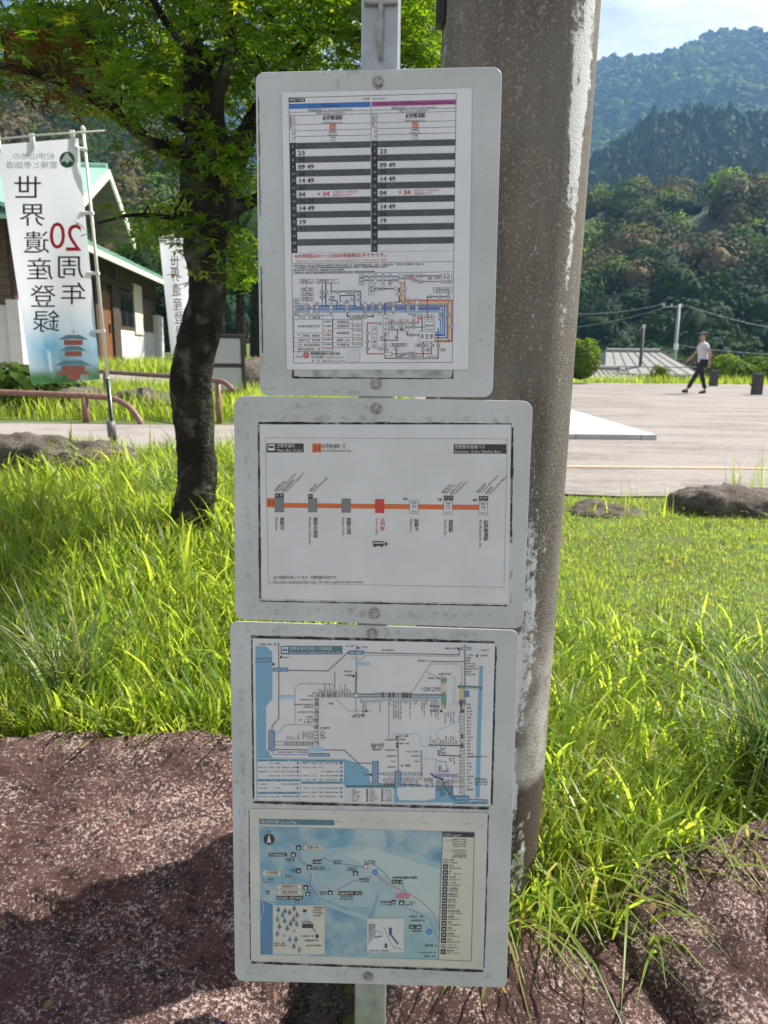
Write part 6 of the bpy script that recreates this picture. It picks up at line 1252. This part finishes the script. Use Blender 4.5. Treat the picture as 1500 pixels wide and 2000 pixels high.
# ------------------------------------------------------------------ walking person
pf = at_z(1366, 769, .49); person = empty('person', (pf.x, pf.y, .487)); tag(person, 'person in white shirt, dark trousers and cap walking across the plaza', 'person')
m_skin = mat('skin', (.42, .25, .17), rough=.55); m_shirt = mat('white_shirt', (.62, .62, .66), rough=.85, noise=(14, (.50, .50, .55), .4, .65)); m_trou = mat('dark_trousers', (.018, .018, .024), rough=.85); m_shoe = mat('black_shoes', (.012, .012, .012), rough=.5); m_hair = mat('black_hair', (.012, .010, .009), rough=.6); m_cap = mat('pale_cap', (.22, .22, .23), rough=.8)
def skin(name, V, E, rad_, m, root=0, sub=2, parent=person):
    me = bpy.data.meshes.new(name); me.from_pydata(V, E, []); o = bpy.data.objects.new(name, me); COL.objects.link(o); o.parent = parent
    sk = o.modifiers.new('skin', 'SKIN'); sk.use_smooth_shade = True; sl = me.skin_vertices[0].data
    for i, r_ in enumerate(rad_): sl[i].radius = (r_, r_) if not isinstance(r_, tuple) else r_; sl[i].use_root = i == root
    sb = o.modifiers.new('sub', 'SUBSURF'); sb.levels = sb.render_levels = sub
    dg = bpy.context.evaluated_depsgraph_get(); me2 = bpy.data.meshes.new_from_object(o.evaluated_get(dg)); o.modifiers.clear(); o.data = me2; me2.materials.clear(); me2.materials.append(m); me2.polygons.foreach_set('use_smooth', np.full(len(me2.polygons), True)); return o
# walks towards -x; front leg forward (to -x), rear leg pushing off
J = {'pel': (0, 0, .92), 'sp': (.0, 0, 1.10), 'ch': (-.02, 0, 1.30), 'nk': (-.03, 0, 1.46), 'hd': (-.05, 0, 1.53), 'hdm': (-.07, 0, 1.62), 'hdt': (-.055, 0, 1.70), 'shl': (-.02, -.17, 1.40), 'ell': (.10, -.22, 1.15), 'wrl': (.10, -.22, .92), 'shr': (-.02, .17, 1.40), 'elr': (-.13, .21, 1.16), 'wrr': (-.30, .19, .98),
     'hl': (0, -.09, .88), 'kl': (-.21, -.09, .51), 'al': (-.40, -.09, .13), 'tl': (-.54, -.10, .10), 'hr': (0, .09, .88), 'kr': (.07, .09, .48), 'ar': (.20, .09, .10), 'tr': (.06, .10, .05)}
names = list(J); V = [J[n_] for n_ in names]; E = [(names.index(a), names.index(b)) for a, b in (('pel', 'sp'), ('sp', 'ch'), ('ch', 'nk'), ('nk', 'hd'), ('hd', 'hdm'), ('hdm', 'hdt'), ('ch', 'shl'), ('shl', 'ell'), ('ell', 'wrl'), ('ch', 'shr'), ('shr', 'elr'), ('elr', 'wrr'), ('pel', 'hl'), ('hl', 'kl'), ('kl', 'al'), ('al', 'tl'), ('pel', 'hr'), ('hr', 'kr'), ('kr', 'ar'), ('ar', 'tr'))]
rd = {'pel': .11, 'sp': .11, 'ch': .12, 'nk': .05, 'hd': .06, 'hdm': .088, 'hdt': .07, 'shl': .055, 'ell': .040, 'wrl': .028, 'shr': .055, 'elr': .040, 'wrr': .028, 'hl': .082, 'kl': .055, 'al': .036, 'tl': .022, 'hr': .082, 'kr': .055, 'ar': .036, 'tr': .022}
V += []
def hand(w, e):                            # palm, four fingers and a thumb grown from the wrist
    global V, E
    d = (Vector(J[w]) - Vector(J[e])).normalized(); sd = Vector((0, 1, 0)); b = len(V); pal = Vector(J[w]) + d * .075; V.append(tuple(pal)); E.append((names.index(w), b)); rr_l = [.030]
    for k, (oy, ln) in enumerate(((-.026, .060), (-.009, .072), (.009, .068), (.026, .052))):
        a1 = pal + sd * oy + d * ln * .5; a2 = pal + sd * oy * 1.1 + d * ln + Vector((-.015, 0, -.004)); V += [tuple(a1), tuple(a2)]; E += [(b, len(V) - 2), (len(V) - 2, len(V) - 1)]; rr_l += [.009, .008]
    th = Vector(J[w]) + d * .04; V += [tuple(th + Vector((-.04, -.01, -.01))), tuple(th + Vector((-.055, -.01, -.04)))]; E += [(b, len(V) - 2), (len(V) - 2, len(V) - 1)]; rr_l += [.010, .009]
    return rr_l
rl = [rd[n_] for n_ in names] + hand('wrl', 'ell') + hand('wrr', 'elr')
skin('body', V, E, rl, m_skin, 0, 1)
def part(name, ks, es, rr_, m): 
    vv = [J[k] if isinstance(k, str) else k for k in ks]; return skin(name, vv, es, rr_, m)
part('shirt', ['sp', 'ch', (-.03, 0, 1.42), 'shl', (.045, -.2, 1.26), 'shr', (-.08, .195, 1.27), (0, 0, .93), (0.01, 0, .86)], [(0, 1), (1, 2), (1, 3), (3, 4), (1, 5), (5, 6), (0, 7), (7, 8)], [(.135, .17), (.14, .17), .075, .075, .066, .075, .066, (.14, .17), (.145, .175)], m_shirt)
part('trousers', ['pel', 'hl', 'kl', (-.385, -.09, .15), 'hr', 'kr', (.19, .09, .13)], [(0, 1), (1, 2), (2, 3), (0, 4), (4, 5), (5, 6)], [.125, .095, .070, .058, .095, .070, .058], m_trou)
part('shoe', [(-.37, -.09, .07), (-.46, -.095, .065), (-.56, -.10, .085)], [(0, 1), (1, 2)], [.045, .045, .038], m_shoe); part('shoe', [(.22, .09, .075), (.12, .095, .035), (.02, .10, .03)], [(0, 1), (1, 2)], [.045, .045, .036], m_shoe)
part('hair', [(-.02, 0, 1.60), (-.03, 0, 1.68), (-.05, 0, 1.71)], [(0, 1), (1, 2)], [.075, .088, .075], m_hair)
cp = part('cap', [(-.05, 0, 1.715), (-.055, 0, 1.745)], [(0, 1)], [.092, .07], m_cap); mb = MB(); mb.box(-.20, -.08, -.07, .07, 1.695, 1.71, bev=.006); mb.build('brim', m_cap, cp)
for s_ in (-1, 1):
    mb = MB(); mb.tube([Vector((-.148, s_ * .032, 1.635)), Vector((-.156, s_ * .032, 1.635))], [.011, .006], 8); mb.build('eye', m_hair, person)
    mb = MB(); mb.tube([Vector((-.045, s_ * .085, 1.60)), Vector((-.04, s_ * .098, 1.625)), Vector((-.045, s_ * .09, 1.65))], [.008, .018, .008], 8); mb.build('ear', m_skin, person, smooth=True)
mb = MB(); mb.tube([Vector((-.145, 0, 1.635)), Vector((-.172, 0, 1.60)), Vector((-.148, 0, 1.59))], [.008, .015, .010], 8); mb.build('nose', m_skin, person, smooth=True)
mb = MB(); mb.tube([Vector((-.148, -.025, 1.57)), Vector((-.154, 0, 1.568)), Vector((-.148, .025, 1.57))], .006, 6); mb.build('mouth', mat('lips', (.35, .13, .11), rough=.5), person, smooth=True)

# ------------------------------------------------------------------ air
mb = MB(); mb.box(-1150, 1150, -60, 1150, -8, 372); hz = mb.build('haze', []); tag(hz, kind='stuff'); hz.display_type = 'WIRE'
hm = bpy.data.materials.new('haze_air'); hm.use_nodes = True; t = hm.node_tree; t.nodes.clear(); o_ = t.nodes.new('ShaderNodeOutputMaterial'); pv = t.nodes.new('ShaderNodeVolumePrincipled'); pv.inputs['Density'].default_value = .00036; pv.inputs['Color'].default_value = (.30, .58, 1.0, 1); pv.inputs['Anisotropy'].default_value = .3
t.links.new(pv.outputs['Volume'], o_.inputs['Volume']); hz.data.materials.clear(); hz.data.materials.append(hm)
